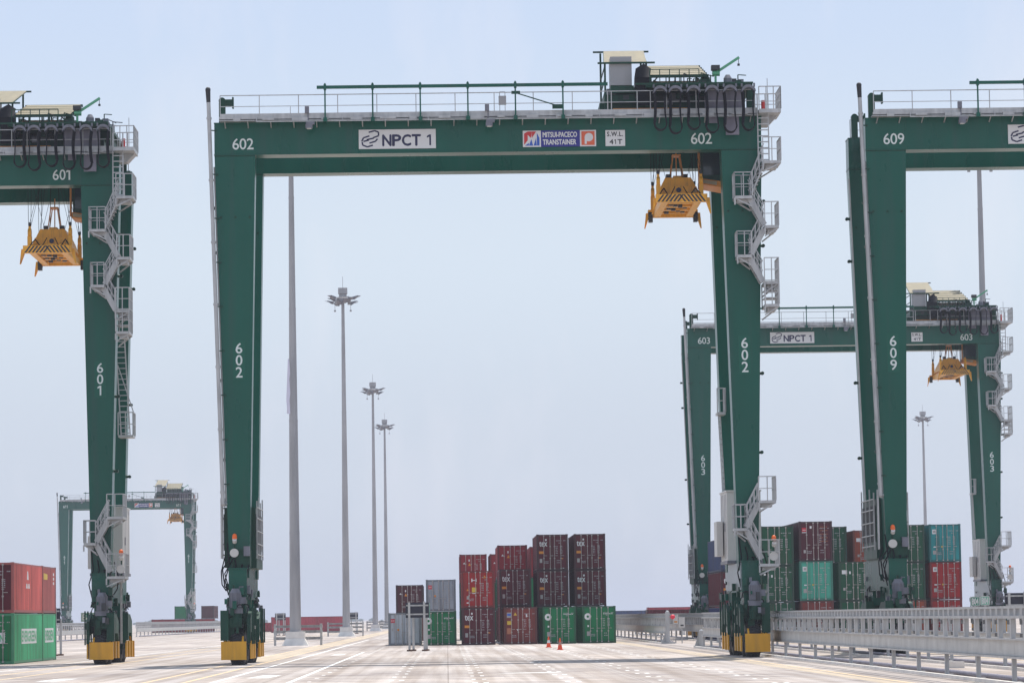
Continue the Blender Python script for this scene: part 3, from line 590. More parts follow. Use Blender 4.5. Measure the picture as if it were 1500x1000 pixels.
    mb = MB(); mb.use(mat('davit_green', (.10, .36, .20), .4, var=.05)); mb.bar((10.75, .2, 26.7), (10.75, .2, 27.45), .10); mb.bar((10.72, .2, 27.35), (11.88, .2, 28.1), .09, .12); mb.tube((10.6, .2, 27.35), (10.95, .2, 27.35), .13, n=10)
    mb.use(DARK); mb.bar((11.85, .2, 28.05), (11.85, .2, 27.78), .025); mb.tube((11.85, .2, 27.7), (11.85, .2, 27.8), .06, n=8); mb.box(10.55, 10.95, 0, .4, 27.5, 27.72); P('davit', mb, None, tr)
    mb = MB(); mb.box(10.17, 11.94, -.45, -.38, 25.42, 26.42); mb.box(10.17, 11.94, -.47, -.45, 25.48, 25.52); mb.box(11.13, 11.75, -.5, -.4, 24.33, 25.42); mb.box(10.35, 10.75, -.5, -.4, 24.9, 25.42); P('trailing_plate', mb, GPANEL, tr)
    mb = MB(); mb.use(CABLE)
    arcs = [8.04, 8.75, 9.60, 10.46, 11.31, 12.16]
    for i, x in enumerate(arcs):
        r0 = .29; rr2 = random.Random(i)
        for e in (0, .07, -.08):
            pts = [(x+(r0+e*.6)*cos(t), -1.0-e*2, 26.28+r0*sin(t)) for t in [pi*j/8 for j in range(9)]]; mb.path(pts, .028, 5)
        zb = 24.38+rr2.uniform(-.05, .18)
        x2 = x+.4
        for e in (0, .06, .13, -.07):
            l = [(x+r0*(1-.25*sin(pi*t))-e*.3, -1.0-e*2, 26.3-(26.3-zb-.3)*t) for t in [j/6 for j in range(7)]]
            bt = [(x+.12-.26+.42*0+(.17)*cos(-t)*1.0+.17*0+e*.2, -1.0-e*2, zb+.3-.3*sin(t)) for t in [pi*j/6 for j in range(7)]]
            rgt = [(x-r0+.05*sin(pi*t)+e*.3, -1.0-e*2, 26.3-(26.3-zb-.3)*t) for t in [j/6 for j in range(7)]]
            mb.path(l, .027, 5); mb.path(rgt, .027, 5)
            pb = [(x+(r0*.98)*cos(t), -1.0-e*2, zb+.3-.32*sin(t)) for t in [pi*j/8 for j in range(9)]]; mb.path(pb, .027, 5)
    P('festoon_cable', mb, None, tr)
    for i, x in enumerate(arcs):
        mb = MB(); pts = [(x+.33*cos(t), 26.26+.33*sin(t)) for t in [pi*j/10 for j in range(11)]]; inn = [(x+.24*cos(t), 26.26+.20*sin(t)) for t in [pi*j/10 for j in range(11)]]
        for j in range(10):
            a, b, c2, d = pts[j], pts[j+1], inn[j+1], inn[j]; mb.hexa([(a[0], -1.22, a[1]), (b[0], -1.22, b[1]), (c2[0], -1.22, c2[1]), (d[0], -1.22, d[1])][::-1], [(a[0], -.78, a[1]), (b[0], -.78, b[1]), (c2[0], -.78, c2[1]), (d[0], -.78, d[1])][::-1])
        mb.box(x-.33, x-.25, -1.05, -.95, 26.5, 26.68); mb.box(x+.25, x+.33, -1.05, -.95, 26.5, 26.68)
        P('cable_saddle', mb, GREYM, tr)
    mb = MB(); mb.box(6.9, 12.4, -1.05, -.95, 26.66, 26.74); P('festoon_track', mb, DGREEN, tr)
    # operator cab hanging between the girders
    mb = MB(); mb.use(DGREEN); mb.box(10.2, 11.5, 3.0, 3.12, 22.6, 24.3); mb.box(10.2, 11.5, 4.9, 5.0, 22.6, 24.3); mb.box(10.2, 11.5, 3.0, 5.0, 24.2, 24.3); mb.box(11.4, 11.5, 3.12, 4.9, 22.9, 24.2)
    for y in (3.0, 5.0): mb.bar((10.5, y, 24.3), (10.5, y, 25.8), .1); mb.bar((11.3, y, 24.3), (11.3, y, 25.8), .1)
    cab = P('operator_cab', mb, None, tr)
    # only a thing > part > sub-part depth is allowed: cab glass and trim as sub-parts of the trolley
    mb = MB(); mb.box(10.22, 10.25, 3.12, 4.9, 22.75, 24.2); mb.box(10.3, 11.4, 2.97, 3.0, 22.9, 24.1); P('cab_window', mb, GLASS, tr)
    mb = MB(); mb.bar((10.1, 2.95, 22.5), (10.1, 2.95, 24.2), .10); mb.hexa([(10.15, 2.6, 22.42), (11.4, 2.6, 22.2), (11.4, 4.6, 22.2), (10.15, 4.6, 22.42)], [(10.15, 2.6, 22.70), (11.4, 2.6, 22.5), (11.4, 4.6, 22.5), (10.15, 4.6, 22.70)]); P('cab_floor', mb, ORSTEEL, tr)
    mb = MB(); mb.hexa([(10.25, 2.5, 22.46), (10.9, 2.5, 22.36), (10.9, 2.59, 22.36), (10.25, 2.59, 22.46)], [(10.25, 2.5, 22.62), (10.9, 2.5, 22.52), (10.9, 2.59, 22.52), (10.25, 2.59, 22.62)]); P('cab_floor_glass', mb, CREAM, tr)
    return root
def number_crane(root, num):
    mb = MB(); mb.use(DIGIT)
    text(mb, num, -11.98, -11.0, 23.98, 24.50, -.02, bold=.006, spacing=.95); text(mb, num, 9.52, 10.5, 23.98, 24.50, -.02, bold=.006, spacing=.95)
    ob('number', mb, None, root, 'white number %s at both ends of the girder' % num)
    for xc, z1 in ((-11.76, 14.95), (11.84, 14.88)):
        mb = MB(); mb.use(PATCH).box(xc-.28, xc+.28, -.012, -.0, z1-1.75, z1+.05)
        mb.use(DIGIT)
        for i, ch in enumerate(num): zz = z1-.55-.56*i; wd = .15; text(mb, ch, xc-wd, xc+wd, zz+.02, zz+.5, -.016, bold=.008)
        ob('number', mb, None, root, 'white digits %s stacked down the leg' % num)
proto = build_crane()
CR = [(2.22, 155.6, '602', 'green gantry crane numbered 602 standing whole in the middle of the yard'),
      (-28.87, 165.6, '601', 'green gantry crane numbered 601 cut off by the left edge'),
      (32.9, 156.5, '609', 'green gantry crane numbered 609 cut off by the right edge, beyond the long barriers'),
      (32.75, 272, '603', 'green gantry crane numbered 603 standing farther back behind the legs of crane 609'),
      (-61.0, 640, '611', 'hazy distant green gantry crane numbered 611 seen beyond the leg of crane 601')]
cranes = []
for i, (x, y, num, lab) in enumerate(CR):
    o = proto if i == 0 else copy_tree(proto)
    o.location = (x, y, 0); tag(o, lab, 'crane', 'green gantry cranes straddling the yard lanes'); cranes.append(o)
for o, c in zip(cranes, CR): number_crane(o, c[2])
bpy.context.view_layer.update()

# ---------------------------------------------------------------- spreaders
def build_spreader():
    root = thing('container_spreader', 'x', 'spreader')        # origin under the front end, z of the front beam
    P = lambda name, mb, m=None, par=None: ob(name, mb, m, par or root)
    y0, y1 = 0, 6.1
    mb = MB(); mb.use(SPY); mb.box(-.95, -.62, y0+.1, y1, 0, .34); mb.box(.62, .95, y0, y1, 0, .34); mb.box(-.62, .62, 2.2, 2.6, .05, .3); mb.box(-.62, .62, 3.5, 3.9, .05, .3)
    mb.box(-1.22, 1.22, y1-.3, y1, -.02, .36); mb.box(-.62, .62, 1.0, 1.2, .05, .3); mb.box(-.62, .62, 4.8, 5.0, .05, .3)
    mb.use(DARK)
    for k in range(9): a = -.5+.25*(k % 4); b = 1.3+.4*k; mb.box(a, a+.2, b, b+.3, .02, .25)
    P('spreader_frame', mb)
    mb = MB(); mb.use(SPY).box(-1.22, 1.22, -.25, .02, -.02, .36)
    mb.use(DARK)
    for k in range(-6, 7):
        if k == 0: continue
        s = 1 if k > 0 else -1; x = k*.185; sh = .16*s
        sh = .26*s; a = [(x-.05, -.256, .0), (x+.05, -.256, .0), (x+.05-sh, -.256, .34), (x-.05-sh, -.256, .34)]
        if abs(x-sh) > .01: mb.add(a, [(0, 1, 2, 3)])
    P('end_beam', mb)
    for sx in (-1, 1):
        for yy in (.05, y1-.05):
            mb = MB(); mb.use(SPY); x = sx*1.22; mb.hexa([(x+sx*.14, yy-.07, -.55), (x+sx*.19, yy-.07, -.55), (x+sx*.19, yy+.07, -.55), (x+sx*.14, yy+.07, -.55)], [(x-.10, yy-.16, .2), (x+.12, yy-.16, .2), (x+.12, yy+.16, .2), (x-.10, yy+.16, .2)]); P('corner_guide', mb)
    mb = MB()
    for sx in (-1, 1): mb.tube((sx*1.0, y1-.1, .12), (sx*1.22, y1-.1, .12), .24, n=14); mb.box(sx*1.1-.1, sx*1.1+.1, y1-.4, y1, -.25, 0)
    P('twistlock_motor', mb, DARK)
    mb = MB()                     # head block
    mb.prism_y([(-1.05, .42), (1.05, .42), (.85, .95), (-.85, .95)], 1.6, 4.6)
    mb.prism_y([(-.86, .95), (.86, .95), (.62, 1.42), (-.62, 1.42)], 1.9, 4.3); mb.box(-.98, .98, 1.3, 1.6, .36, .62); mb.box(-.2, .2, 2.2, 3.8, 1.42, 1.55)
    hb = P('headblock', mb, SPY)
    mb = MB(); mb.use(NAVY); mb.tube((0, 1.56, .78), (0, 1.6, .78), .12, n=14); mb.box(-.22, .22, 1.27, 1.3, .45, .53); mb.use(CREAM).box(.72, .86, 1.5, 1.56, .62, .76); mb.use(SPY)
    P('nameplate', mb, None, hb)
    for sx in (-1, 1):
        for yy in (.9, 5.2):
            mb = MB(); mb.use(SPY); x = sx*1.02; mb.box(x-.1, x+.1, yy-.15, yy+.15, .3, .95); mb.tube((x-.08, yy, 1.12), (x+.08, yy, 1.12), .22, n=12); mb.bar((x, yy, .5), (sx*.7, yy+.3, .3), .2); mb.box(x-.06, x+.06, yy-.05, yy+.05, 1.2, 1.5)
            mb.use(DARK); mb.box(x-.05, x+.05, yy-.06, yy+.06, 1.45, 1.65); P('sheave_block', mb, None, hb)
    mb = MB(); H = 5.6
    for sx in (-1, 1):
        for yy in (.9, 5.2):
            x = sx*1.02; mb.bar((x-.06, yy, 1.5), (x-.1, yy, H), .022); mb.bar((x+.06, yy, 1.5), (x+.12, yy, H), .022); mb.bar((x, yy, 1.2), (x-sx*1.0, yy+.4, H), .018); mb.bar((sx*.5, 3, 1.5), (sx*1.6, 3, H), .018)
        mb.bar((sx*.25, 3, 1.5), (sx*.16, 3, H), .03); mb.bar((sx*1.05, .9, 1.5), (sx*.2, 2.2, H), .018); mb.bar((sx*1.05, 5.2, 1.5), (sx*.4, 4, H), .018)
        mb.path([(sx*.5, 1.2, .45), (sx*.75, 1.0, .8), (sx*.9, .8, .6), (sx*1.0, .4, .35)], .03, 5); mb.path([(sx*.2, 1.25, .9), (sx*.4, 1.1, .5), (sx*.6, 1.0, .4)], .025, 5)
    P('hoist_rope', mb, CABLE)
    mb = MB(); 
    for sx in (-1, 1): mb.bar((sx*.32, 2.7, 1.5), (sx*.16, 2.7, 2.6), .05); mb.bar((sx*.32, 3.3, 1.5), (sx*.16, 3.3, 2.6), .05)
    mb.box(-.2, .2, 2.6, 3.4, 2.58, 2.64); mb.bar((0, 3, 1.5), (0, 3, 3.1), .05); P('cable_basket', mb, BROWNC if 0 else ORSTEEL)
    mb = MB(); mb.box(-.52, -.32, 2.6, 2.9, 1.42, 1.68); mb.box(.32, .52, 2.6, 2.9, 1.42, 1.68); P('lamp', mb, DARK)
    return root
sp = build_spreader()
for i, (x, y, z, lab) in enumerate([(11.33, 157.0, 21.42, 'yellow container spreader hanging under the trolley of crane 602'), (-19.75, 167.0, 20.5, 'yellow container spreader hanging low under crane 601'),
                                    (41.95, 273.4, 21.3, 'yellow container spreader hanging under the trolley of crane 603'), (-51.9, 641.4, 21.3, 'tiny hazy yellow spreader under distant crane 611')]):
    o = sp if i == 0 else copy_tree(sp)
    o.location = (x, y, z); tag(o, lab, 'spreader', 'yellow spreaders hanging from the cranes')

# ---------------------------------------------------------------- containers
CC = {'maroon': (.095, .009, .017), 'brown': (.19, .035, .028), 'red': (.30, .014, .014), 'crimson': (.26, .015, .022), 'green': (.004, .16, .055), 'dgreen': (.008, .075, .035),
      'grey': (.30, .33, .38), 'lgrey': (.45, .48, .52), 'teal': (.06, .33, .24), 'bteal': (.02, .24, .25), 'blue': (.04, .06, .14), 'rust': (.30, .06, .03), 'plum': (.075, .014, .022), 'pink': (.36, .05, .07), 'egreen': (.10, .50, .25), 'coral': (.74, .18, .16), 'dullred': (.48, .15, .14), 'navy': (.02, .03, .12)}  # egreen and coral raised to hold the sunlight on the long sides
CM = {k: mat('container_'+k, v, .5, var=.16, scale=1.3, dscale=(1, .5, .35), spec=.22, wear=((.085, .045, .032), .55, 1)) for k, v in CC.items()}
CF = {k: mat('container_frame_'+k, tuple(c*.45 for c in v), .5, var=.2, scale=4) for k, v in CC.items()}
LW = mat('stencil_white', (.34, .33, .34), .6, var=.1); LOR = mat('label_orange', (.62, .22, .01), .5, var=0); LPL = mat('plate_grey', (.34, .32, .31), .5, var=.1)
LRED = mat('label_red', (.5, .01, .03), .5, var=0); LYE = mat('label_yellow', (.6, .40, .03), .5, var=0); GALR = mat('locking_rod_steel', (.40, .36, .34), .5, var=.1)
MC = {}
def cmesh(key, fn):
    if key not in MC: MC[key] = fn()
    return MC[key]
def container(x, y, z, h, L, color, label, style=None, simple=False, rz=0, endcol=None, group='stacked shipping containers'):
    root = thing('shipping_container', label, 'container', (x, y, z), rz, group); W = 2.44; a = W/2
    def frame():
        mb = MB(); e = .14
        for sx in (-1, 1):
            for yy in (0, L-e): mb.box(*sorted((sx*a, sx*(a-e))), yy, yy+e, .12, h-.12)
            mb.box(*sorted((sx*a-sx*.02, sx*(a-.10))), e, L-e, .03, .16); mb.box(*sorted((sx*a-sx*.02, sx*(a-.08))), e, L-e, h-.09, h-.02)
            for yy in (0, L-.18):
                for zz in (0, h-.12): mb.box(*sorted((sx*(a+.005), sx*(a-.17))), yy-.005 if yy == 0 else yy, yy+.18, zz, zz+.12)
            if L > 10:
                pass
        for yy in (.02, L-.12): mb.box(-a+.14, a-.14, yy, yy+.1, .02, .16); mb.box(-a+.14, a-.14, yy, yy+.1, h-.13, h-.02)
        return mb.mesh('frame', CF[color])
    def panels():
        mb = MB(); n = int(L/.28)
        for sx in (-1, 1):
            pts = []
            for i in range(n):
                y_ = .14+(L-.28)*i/n; st = (L-.28)/n
                pts += [(a-.02, y_), (a-.02, y_+st*.3), (a-.06, y_+st*.5), (a-.06, y_+st*.8)]
            pts.append((a-.02, L-.14))
            vs = [(sx*p[0], p[1], .16) for p in pts]+[(sx*p[0], p[1], h-.09) for p in pts]; k = len(pts)
            mb.add(vs, [(i, i+1, i+1+k, i+k) if sx > 0 else (i+1, i, i+k, i+1+k) for i in range(k-1)])
        mb.box(-a+.08, a-.08, .1, L-.1, h-.06, h-.03); mb.box(-a+.14, a-.14, L-.10, L-.04, .16, h-.13); mb.box(-a+.1, a-.1, .1, L-.1, .1, .14)
        return mb.mesh('wall_panel', CM[color])
    ob('frame', cmesh(('f', h, L, color), frame), None, root); ob('wall_panel', cmesh(('p', h, L, color), panels), None, root)
    def door(s):
        def fn():
            mb = MB(); x0, x1 = sorted((s*.012, s*(a-.15))); mb.box(x0, x1, .03, .10, .17, h-.14)
            for k in range(5):      # pressed panel ribs
                z0 = .24+k*(h-.42)/5; mb.box(x0+.09, x1-.09, .018, .03, z0, z0+(h-.42)/5-.09)
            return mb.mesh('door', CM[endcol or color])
        return fn
    def rod():
        mb = MB(); mb.tube((0, -.025, .1), (0, -.025, h-.08), .022, n=6)
        for zz in (.12, h*.33, h*.66, h-.12): mb.box(-.05, .05, -.045, .012, zz-.04, zz+.04)
        mb.box(-.02, .25, -.06, -.03, h*.40, h*.40+.03)
        return mb.mesh('locking_rod', GALR)
    if not simple:
        for s in (-1, 1):
            d = ob('door', cmesh(('d', s, h, color, endcol), door(s)), None, root)
            for xx in (.17, .66): r_ = ob('locking_rod', cmesh(('r', h), rod), None, d); r_.location = (s*xx-(.0 if s < 0 else .0), 0, 0)
    else:
        def back():
            mb = MB(); mb.box(-a+.14, a-.14, .03, .1, .16, h-.13); return mb.mesh('end_panel', CM[color])
        ob('end_panel', cmesh(('b', h, color), back), None, root)
    if style:
        rr = random.Random(int(x*100)+int(z*10)); mb = MB(); Y = .012
        def blk(m_, x0, x1, z0, z1, yy=Y): mb.use(m_); mb.add([(x0, yy, z0*h), (x1, yy, z0*h), (x1, yy, z1*h), (x0, yy, z1*h)], [(0, 1, 2, 3)])
        def rows(x0, x1, z0, z1, n, m_=LW):
            for k in range(n):
                zc = z1-(z1-z0)*(k+.5)/n; xx = x0
                while xx < x1-.02: wd = rr.uniform(.04, .10); blk(m_, xx, min(x1, xx+wd), zc-.010, zc+.010); xx += wd+rr.uniform(.02, .04)
        rows(.30, .72, .80, .84, 1); rows(.86, 1.04, .80, .84, 1); rows(.5, .68, .74, .77, 1)
        rows(.26, .42, .45, .68, 5); rows(.60, .78, .45, .68, 6)
        if style != 'plain': rows(.34, .60, .18, .30, 2); rows(-.62, -.30, .18, .26, 2)
        if style == 'tex':
            mb.use(SIGNW); text(mb, 'tex', -1.0, -.40, .665*h, .80*h, Y-.003, bold=.011); blk(SIGNW, -.55, -.43, .82, .87); blk(LOR, -1.03, -.66, .46, .53); blk(LPL, -.99, -.79, .21, .32); blk(LOR, .68, .84, .31, .335); blk(SIGNW, .78, .9, .05, .065)
        elif style == 'round':
            mb.use(SIGNW); n = 20; mb.add([(-.84+.25*cos(2*pi*i/n), Y, .72*h+.25*sin(2*pi*i/n)) for i in range(n)], [tuple(range(n))]); mb.use(CM[color]); mb.add([(-.84+.09*cos(2*pi*i/n), Y-.003, .72*h+.09*sin(2*pi*i/n)) for i in range(n)], [tuple(range(n))])
            blk(SIGNW, -.88, -.76, .44, .49); blk(LPL, -.92, -.70, .2, .32); rows(.3, 1.0, .76, .82, 1, SIGNW)
        elif style == 'greyred':
            blk(LRED, -1.03, -.72, .70, .82); blk(SIGNW, -.97, -.94, .73, .79, Y-.004); blk(SIGNW, -.81, -.78, .73, .79, Y-.004); blk(SIGNW, -.94, -.81, .755, .765, Y-.004); blk(LPL, -.95, -.85, .45, .53); blk(LOR, -.55, -.40, .45, .51)
        elif style == 'warn':
            blk(LYE, -.45, -.12, .42, .55); blk(SIGNW, -.42, -.15, .38, .40); blk(SIGNW, -.48, -.40, .70, .79); blk(SIGNW, -.18, -.10, .70, .79); blk(SIGNW, -.40, -.18, .73, .75); mb.use(LOR)
            mb.add([(.35, Y, .80*h), (.65, Y, .80*h), (.5, Y, .87*h)], [(0, 1, 2)]); mb.add([(-.85, Y, .46*h), (-.68, Y, .46*h), (-.76, Y, .52*h)], [(0, 1, 2)]); blk(LPL, -.84, -.68, .23, .32); blk(SIGNW, -.85, -.7, .12, .15)
        elif style == 'brown':
            blk(LPL, -1.0, -.66, .72, .86); blk(BLUE, -.97, -.70, .77, .83, Y-.003); blk(LYE, -.98, -.68, .53, .63); blk(mat('faded_label', (.40, .14, .07), .6), -1.0, -.64, .28, .44); mb.use(LYE); mb.add([(-.5, Y, .78*h), (-.25, Y, .78*h), (-.38, Y, .86*h)], [(0, 1, 2)]); mb.use(SIGNW); mb.add([(-.3, Y, .41*h), (-.2, Y, .35*h), (-.1, Y, .41*h)], [(2, 1, 0)][::1]); blk(SIGNW, .4, .5, .73, .82)
        elif style == 'label':
            blk(SIGNW, -.98, -.60, .68, .78); blk(SIGNW, -.45, -.33, .68, .75); blk(LPL, -.9, -.74, .26, .33)
        elif style == 'redlabel':
            blk(LRED, -1.0, -.66, .74, .84); blk(SIGNW, -.95, -.72, .775, .79, Y-.004); blk(SIGNW, -1.0, -.66, .71, .73); blk(SIGNW, -.42, -.28, .82, .88); rows(.34, .9, .45, .9, 5, mat('rust_stencil', (.30, .09, .03), .6)); blk(LPL, -.9, -.74, .2, .28)
        elif style == 'square':
            blk(SIGNW, -.98, -.66, .74, .86); blk(LPL, -.92, -.72, .77, .83, Y-.003); blk(LPL, -.95, -.70, .2, .3); blk(LYE, -.3, -.15, .38, .42); blk(SIGNW, -.9, -.7, .38, .41)
        elif style == 'mark':
            mb.use(SIGNW); mb.add([(-.9, Y, .66*h), (-.7, Y, .66*h), (-.8, Y, .72*h)], [(0, 1, 2)]); blk(SIGNW, -.4, -.3, .75, .82); mb.use(LOR); mb.add([(-.45, Y, .60*h), (-.2, Y, .60*h), (-.33, Y, .70*h)], [(0, 1, 2)])
        ob('lettering', mb, None, root)
    return root
def stack(x, y, tiers, L=12.19):
    z = 0.
    for i, (h, col, st, lab) in enumerate(tiers):
        c = container(x, y, z, h, L, col, lab, st); z += h+.0
        dx = random.uniform(-.02, .02); c.location.x += dx; c.location.y += random.uniform(-.05, .05)
H = 2.72
# centre block, columns from left to right; row A nearest
container(-3.22, 252, 0, 2.44, 12.19, 'lgrey', 'light grey container on the ground at the left end of the centre stacks', 'greyred')
stack(-.55, 248, [(2.5, 'green', 'round', 'green container right behind the dark sign stand')])
stack(2.28, 247, [(H, 'maroon', 'tex', 'dark maroon tex container on the ground under the bright red one'), (H, 'red', 'warn', 'bright red container with yellow label on top of a tex container')])
stack(5.36, 247, [(H, 'brown', 'brown', 'brown red container on the ground with several yellow and blue labels')])
stack(8.24, 247, [(H, 'green', 'round', 'green container with round white emblem beside the brown one')])
stack(11.17, 247, [(H, 'green', 'round', 'green container with round white emblem at the right end of the centre stacks')])
stack(5.31, 260.5, [(2.86, 'maroon', 'tex', 'maroon container hidden behind the brown labelled one'), (2.86, 'maroon', 'tex', 'maroon tex container next right of the bright red one')])
for cx, nm in ((8.24, 'second tex stack from the right'), (11.14, 'rightmost tex stack')):
    stack(cx, 260.5, [(2.79, 'maroon', 'tex', 'maroon tex container at the bottom of the '+nm), (2.79, 'maroon', 'tex', 'maroon tex container in the middle of the '+nm), (2.79, 'maroon', 'tex', 'maroon tex container on top of the '+nm)])
stack(5.38, 274, [(2.62, 'maroon', None, 'bottom container behind the two-high tex stack'), (2.62, 'dgreen', 'plain', 'middle container behind the two-high tex stack'), (2.62, 'crimson', 'mark', 'dark crimson container on top behind the two-high tex stack')])
stack(-.5, 274, [(2.57, 'green', None, 'hidden container under the grey one'), (2.57, 'grey', 'greyred', 'mid grey container raised above the small green one')])
stack(-3.35, 300, [(2.5, 'brown', None, 'hidden container under the plum one'), (2.5, 'plum', 'mark', 'plum brown container at the upper left of the centre stacks')])
stack(2.36, 300, [(2.55, 'dgreen', None, 'lowest container behind the bright red one'), (2.55, 'dgreen', 'plain', 'green container behind the bright red one'), (2.55, 'crimson', 'mark', 'faded crimson container topping the stack behind the bright red one')])
stack(5.1, 300, [(2.55, 'dgreen', None, 'lowest container in the rear stack left of the crimson one'), (2.55, 'dgreen', None, 'middle container in the rear stack left of the crimson one'), (2.55, 'crimson', 'mark', 'crimson container peeping out between the two crimson tops')])
stack(8.65, 300, [(2.75, 'dgreen', None, 'lowest container in the rearmost stack'), (2.75, 'green', None, 'green container in the rearmost stack'), (2.75, 'crimson', None, 'crimson container just showing left of the tall tex stacks')])
# right block beyond the barriers
stack(21.35, 246, [(2.5, 'navy', 'plain', 'dark container behind the base of crane 602'), (2.6, 'maroon', 'tex', 'maroon container half hidden by the leg of crane 602'), (2.45, 'blue', 'plain', 'slate blue container half hidden by the leg of crane 602')])
stack(24.2, 245, [(2.8, 'dgreen', 'plain', 'dark green container low behind the barrier right of crane 602'), (2.65, 'dgreen', 'label', 'dark green container with white label right of the leg of crane 602'), (2.9, 'dgreen', 'plain', 'dark green container on top right of the leg of crane 602')])
stack(27.05, 245, [(2.86, 'brown', 'plain', 'brown red container low behind the barrier under the pale teal one'), (2.9, 'teal', 'square', 'pale teal container between two dark green ones'), (2.9, 'plum', 'redlabel', 'maroon container with red label on top of the pale teal one')])
stack(29.92, 245, [(2.83, 'dgreen', 'plain', 'dark green container low behind the barrier left of crane 609'), (2.85, 'dgreen', 'label', 'dark green container with white label just left of crane 609')])
stack(29.8, 259, [(2.85, 'dgreen', None, 'hidden green container in the second row'), (2.88, 'dgreen', None, 'covered green container in the second row'), (2.88, 'dgreen', 'plain', 'dark green container on top between the maroon and the rust one')])
stack(32.75, 259, [(2.75, 'dgreen', 'plain', 'green container behind the leg of crane 609'), (2.75, 'dgreen', 'plain', 'middle green container behind the leg of crane 609'), (2.8, 'rust', 'label', 'rust orange container on top beside the leg of crane 609')])
stack(35.7, 258, [(2.85, 'rust', 'plain', 'rust container low behind the barrier right of crane 609'), (2.9, 'dgreen', 'plain', 'lower dark green container right of the leg of crane 609'), (2.9, 'dgreen', 'plain', 'upper dark green container right of the leg of crane 609')])
stack(38.5, 258, [(2.85, 'red', 'plain', 'red container low behind the barrier near the B04 sign'), (2.9, 'red', 'square', 'bright red container under the blue teal one'), (2.9, 'bteal', 'square', 'blue teal container on top at the right end of the right block')])
# left stacks; long sides coloured brighter than the ends to carry the sunlight
LX = -23.3
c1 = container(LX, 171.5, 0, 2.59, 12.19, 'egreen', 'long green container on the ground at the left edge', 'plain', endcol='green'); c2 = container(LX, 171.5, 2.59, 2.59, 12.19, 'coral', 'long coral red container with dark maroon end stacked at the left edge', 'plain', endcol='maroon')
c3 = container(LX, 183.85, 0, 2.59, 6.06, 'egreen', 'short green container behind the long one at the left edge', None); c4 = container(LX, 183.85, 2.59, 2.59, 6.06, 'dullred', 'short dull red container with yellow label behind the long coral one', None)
for c, L_ in ((c1, 12.19), (c3, 6.06)):
    mb = MB(); f0, f1 = (.26*L_, .78*L_) if L_ > 10 else (.16*L_, .82*L_)
    mb.use(SIGNW); mb.add([(1.203, f0, 1.0), (1.203, f1, 1.0), (1.203, f1, 1.78), (1.203, f0, 1.78)], [(0, 1, 2, 3)]); mb.use(CM['egreen']); text(mb, 'EVERGREEN', f0+.2, f1-.2, 1.12, 1.66, 0, side=1.206, bold=.02)
    ob('lettering', mb, None, c, 'white panel reading EVERGREEN on the long side')
mb = MB(); mb.use(SIGNW)
for z0, z1, y_ in ((1.75, 2.2, 5.5), (1.3, 1.55, 5.1), (1.3, 1.55, 6.0)): mb.add([(1.203, y_, z0), (1.203, y_+.7, z0), (1.203, y_+.5, z1), (1.203, y_+.15, z1)], [(0, 1, 2, 3)])
ob('lettering', mb, None, c2)
mb = MB(); mb.use(LYE); mb.add([(1.203, .5, 1.85), (1.203, 2.2, 1.85), (1.203, 2.2, 2.15), (1.203, .5, 2.2)], [(0, 1, 2, 3)]); mb.use(SIGNW)
for z0 in (1.6, 1.85, 2.1): mb.add([(1.203, 4.8, z0), (1.203, 5.3, z0), (1.203, 5.3, z0+.15), (1.203, 4.8, z0+.15)], [(0, 1, 2, 3)])
ob('lettering', mb, None, c4)
mb = MB(); mb.use(SIGNW); mb.add([(-.9, .01, 1.05), (.75, .01, 1.05), (.75, .01, 1.6), (-.9, .01, 1.6)], [(0, 1, 2, 3)]); mb.use(CM['egreen']); text(mb, 'EVERGREEN', -.8, .68, 1.15, 1.5, .005, bold=.012); ob('lettering', mb, None, c1)
# far away containers
FG = 'distant containers low on the horizon'
def far(x, y, z, h, L, col, lab, side=True): container(x, y, z, h, L, col, lab, None, True, radians(-90) if side else 0, group=FG)
far(-29.3, 560, 0, 2.6, 12.19, 'pink', 'distant pinkish red container seen side on left of the second lamp mast')
far(-33.5, 600, 0, 1.7, 6.06, 'crimson', 'distant low red container between crane 602 and the nearest lamp mast')
far(19.7, 332, .42, 2.1, 12.19, 'maroon', 'maroon container on supports seen side on behind the gap in the barrier')
far(28.6, 480, .5, 2.6, 12.19, 'pink', 'distant pink red container above the barrier gap'); far(41.2, 480, .5, 2.6, 12.19, 'pink', 'distant pink red container right behind the rear leg of crane 603')
far(27.0, 560, .3, 2.5, 6.06, 'blue', 'distant slate blue container just right of the centre stacks')
far(-57.6, 656, 0, 2.59, 12.19, 'crimson', 'low red container under the distant green and maroon ones')
far(-51.9, 655, 2.59, 2.5, 12.19, 'green', 'distant green container left of the foot of crane 611', False); far(-46.7, 655, 2.59, 2.5, 12.19, 'plum', 'distant maroon container right of the foot of crane 611', False)
mb = MB()
for x in (20, 23, 26, 29, 31.5): mb.box(x, x+.4, 330, 333, 0, .42)
tag(ob('support_block', mb, CONC), 'row of pale blocks under the maroon container behind the barrier gap', 'blocks')

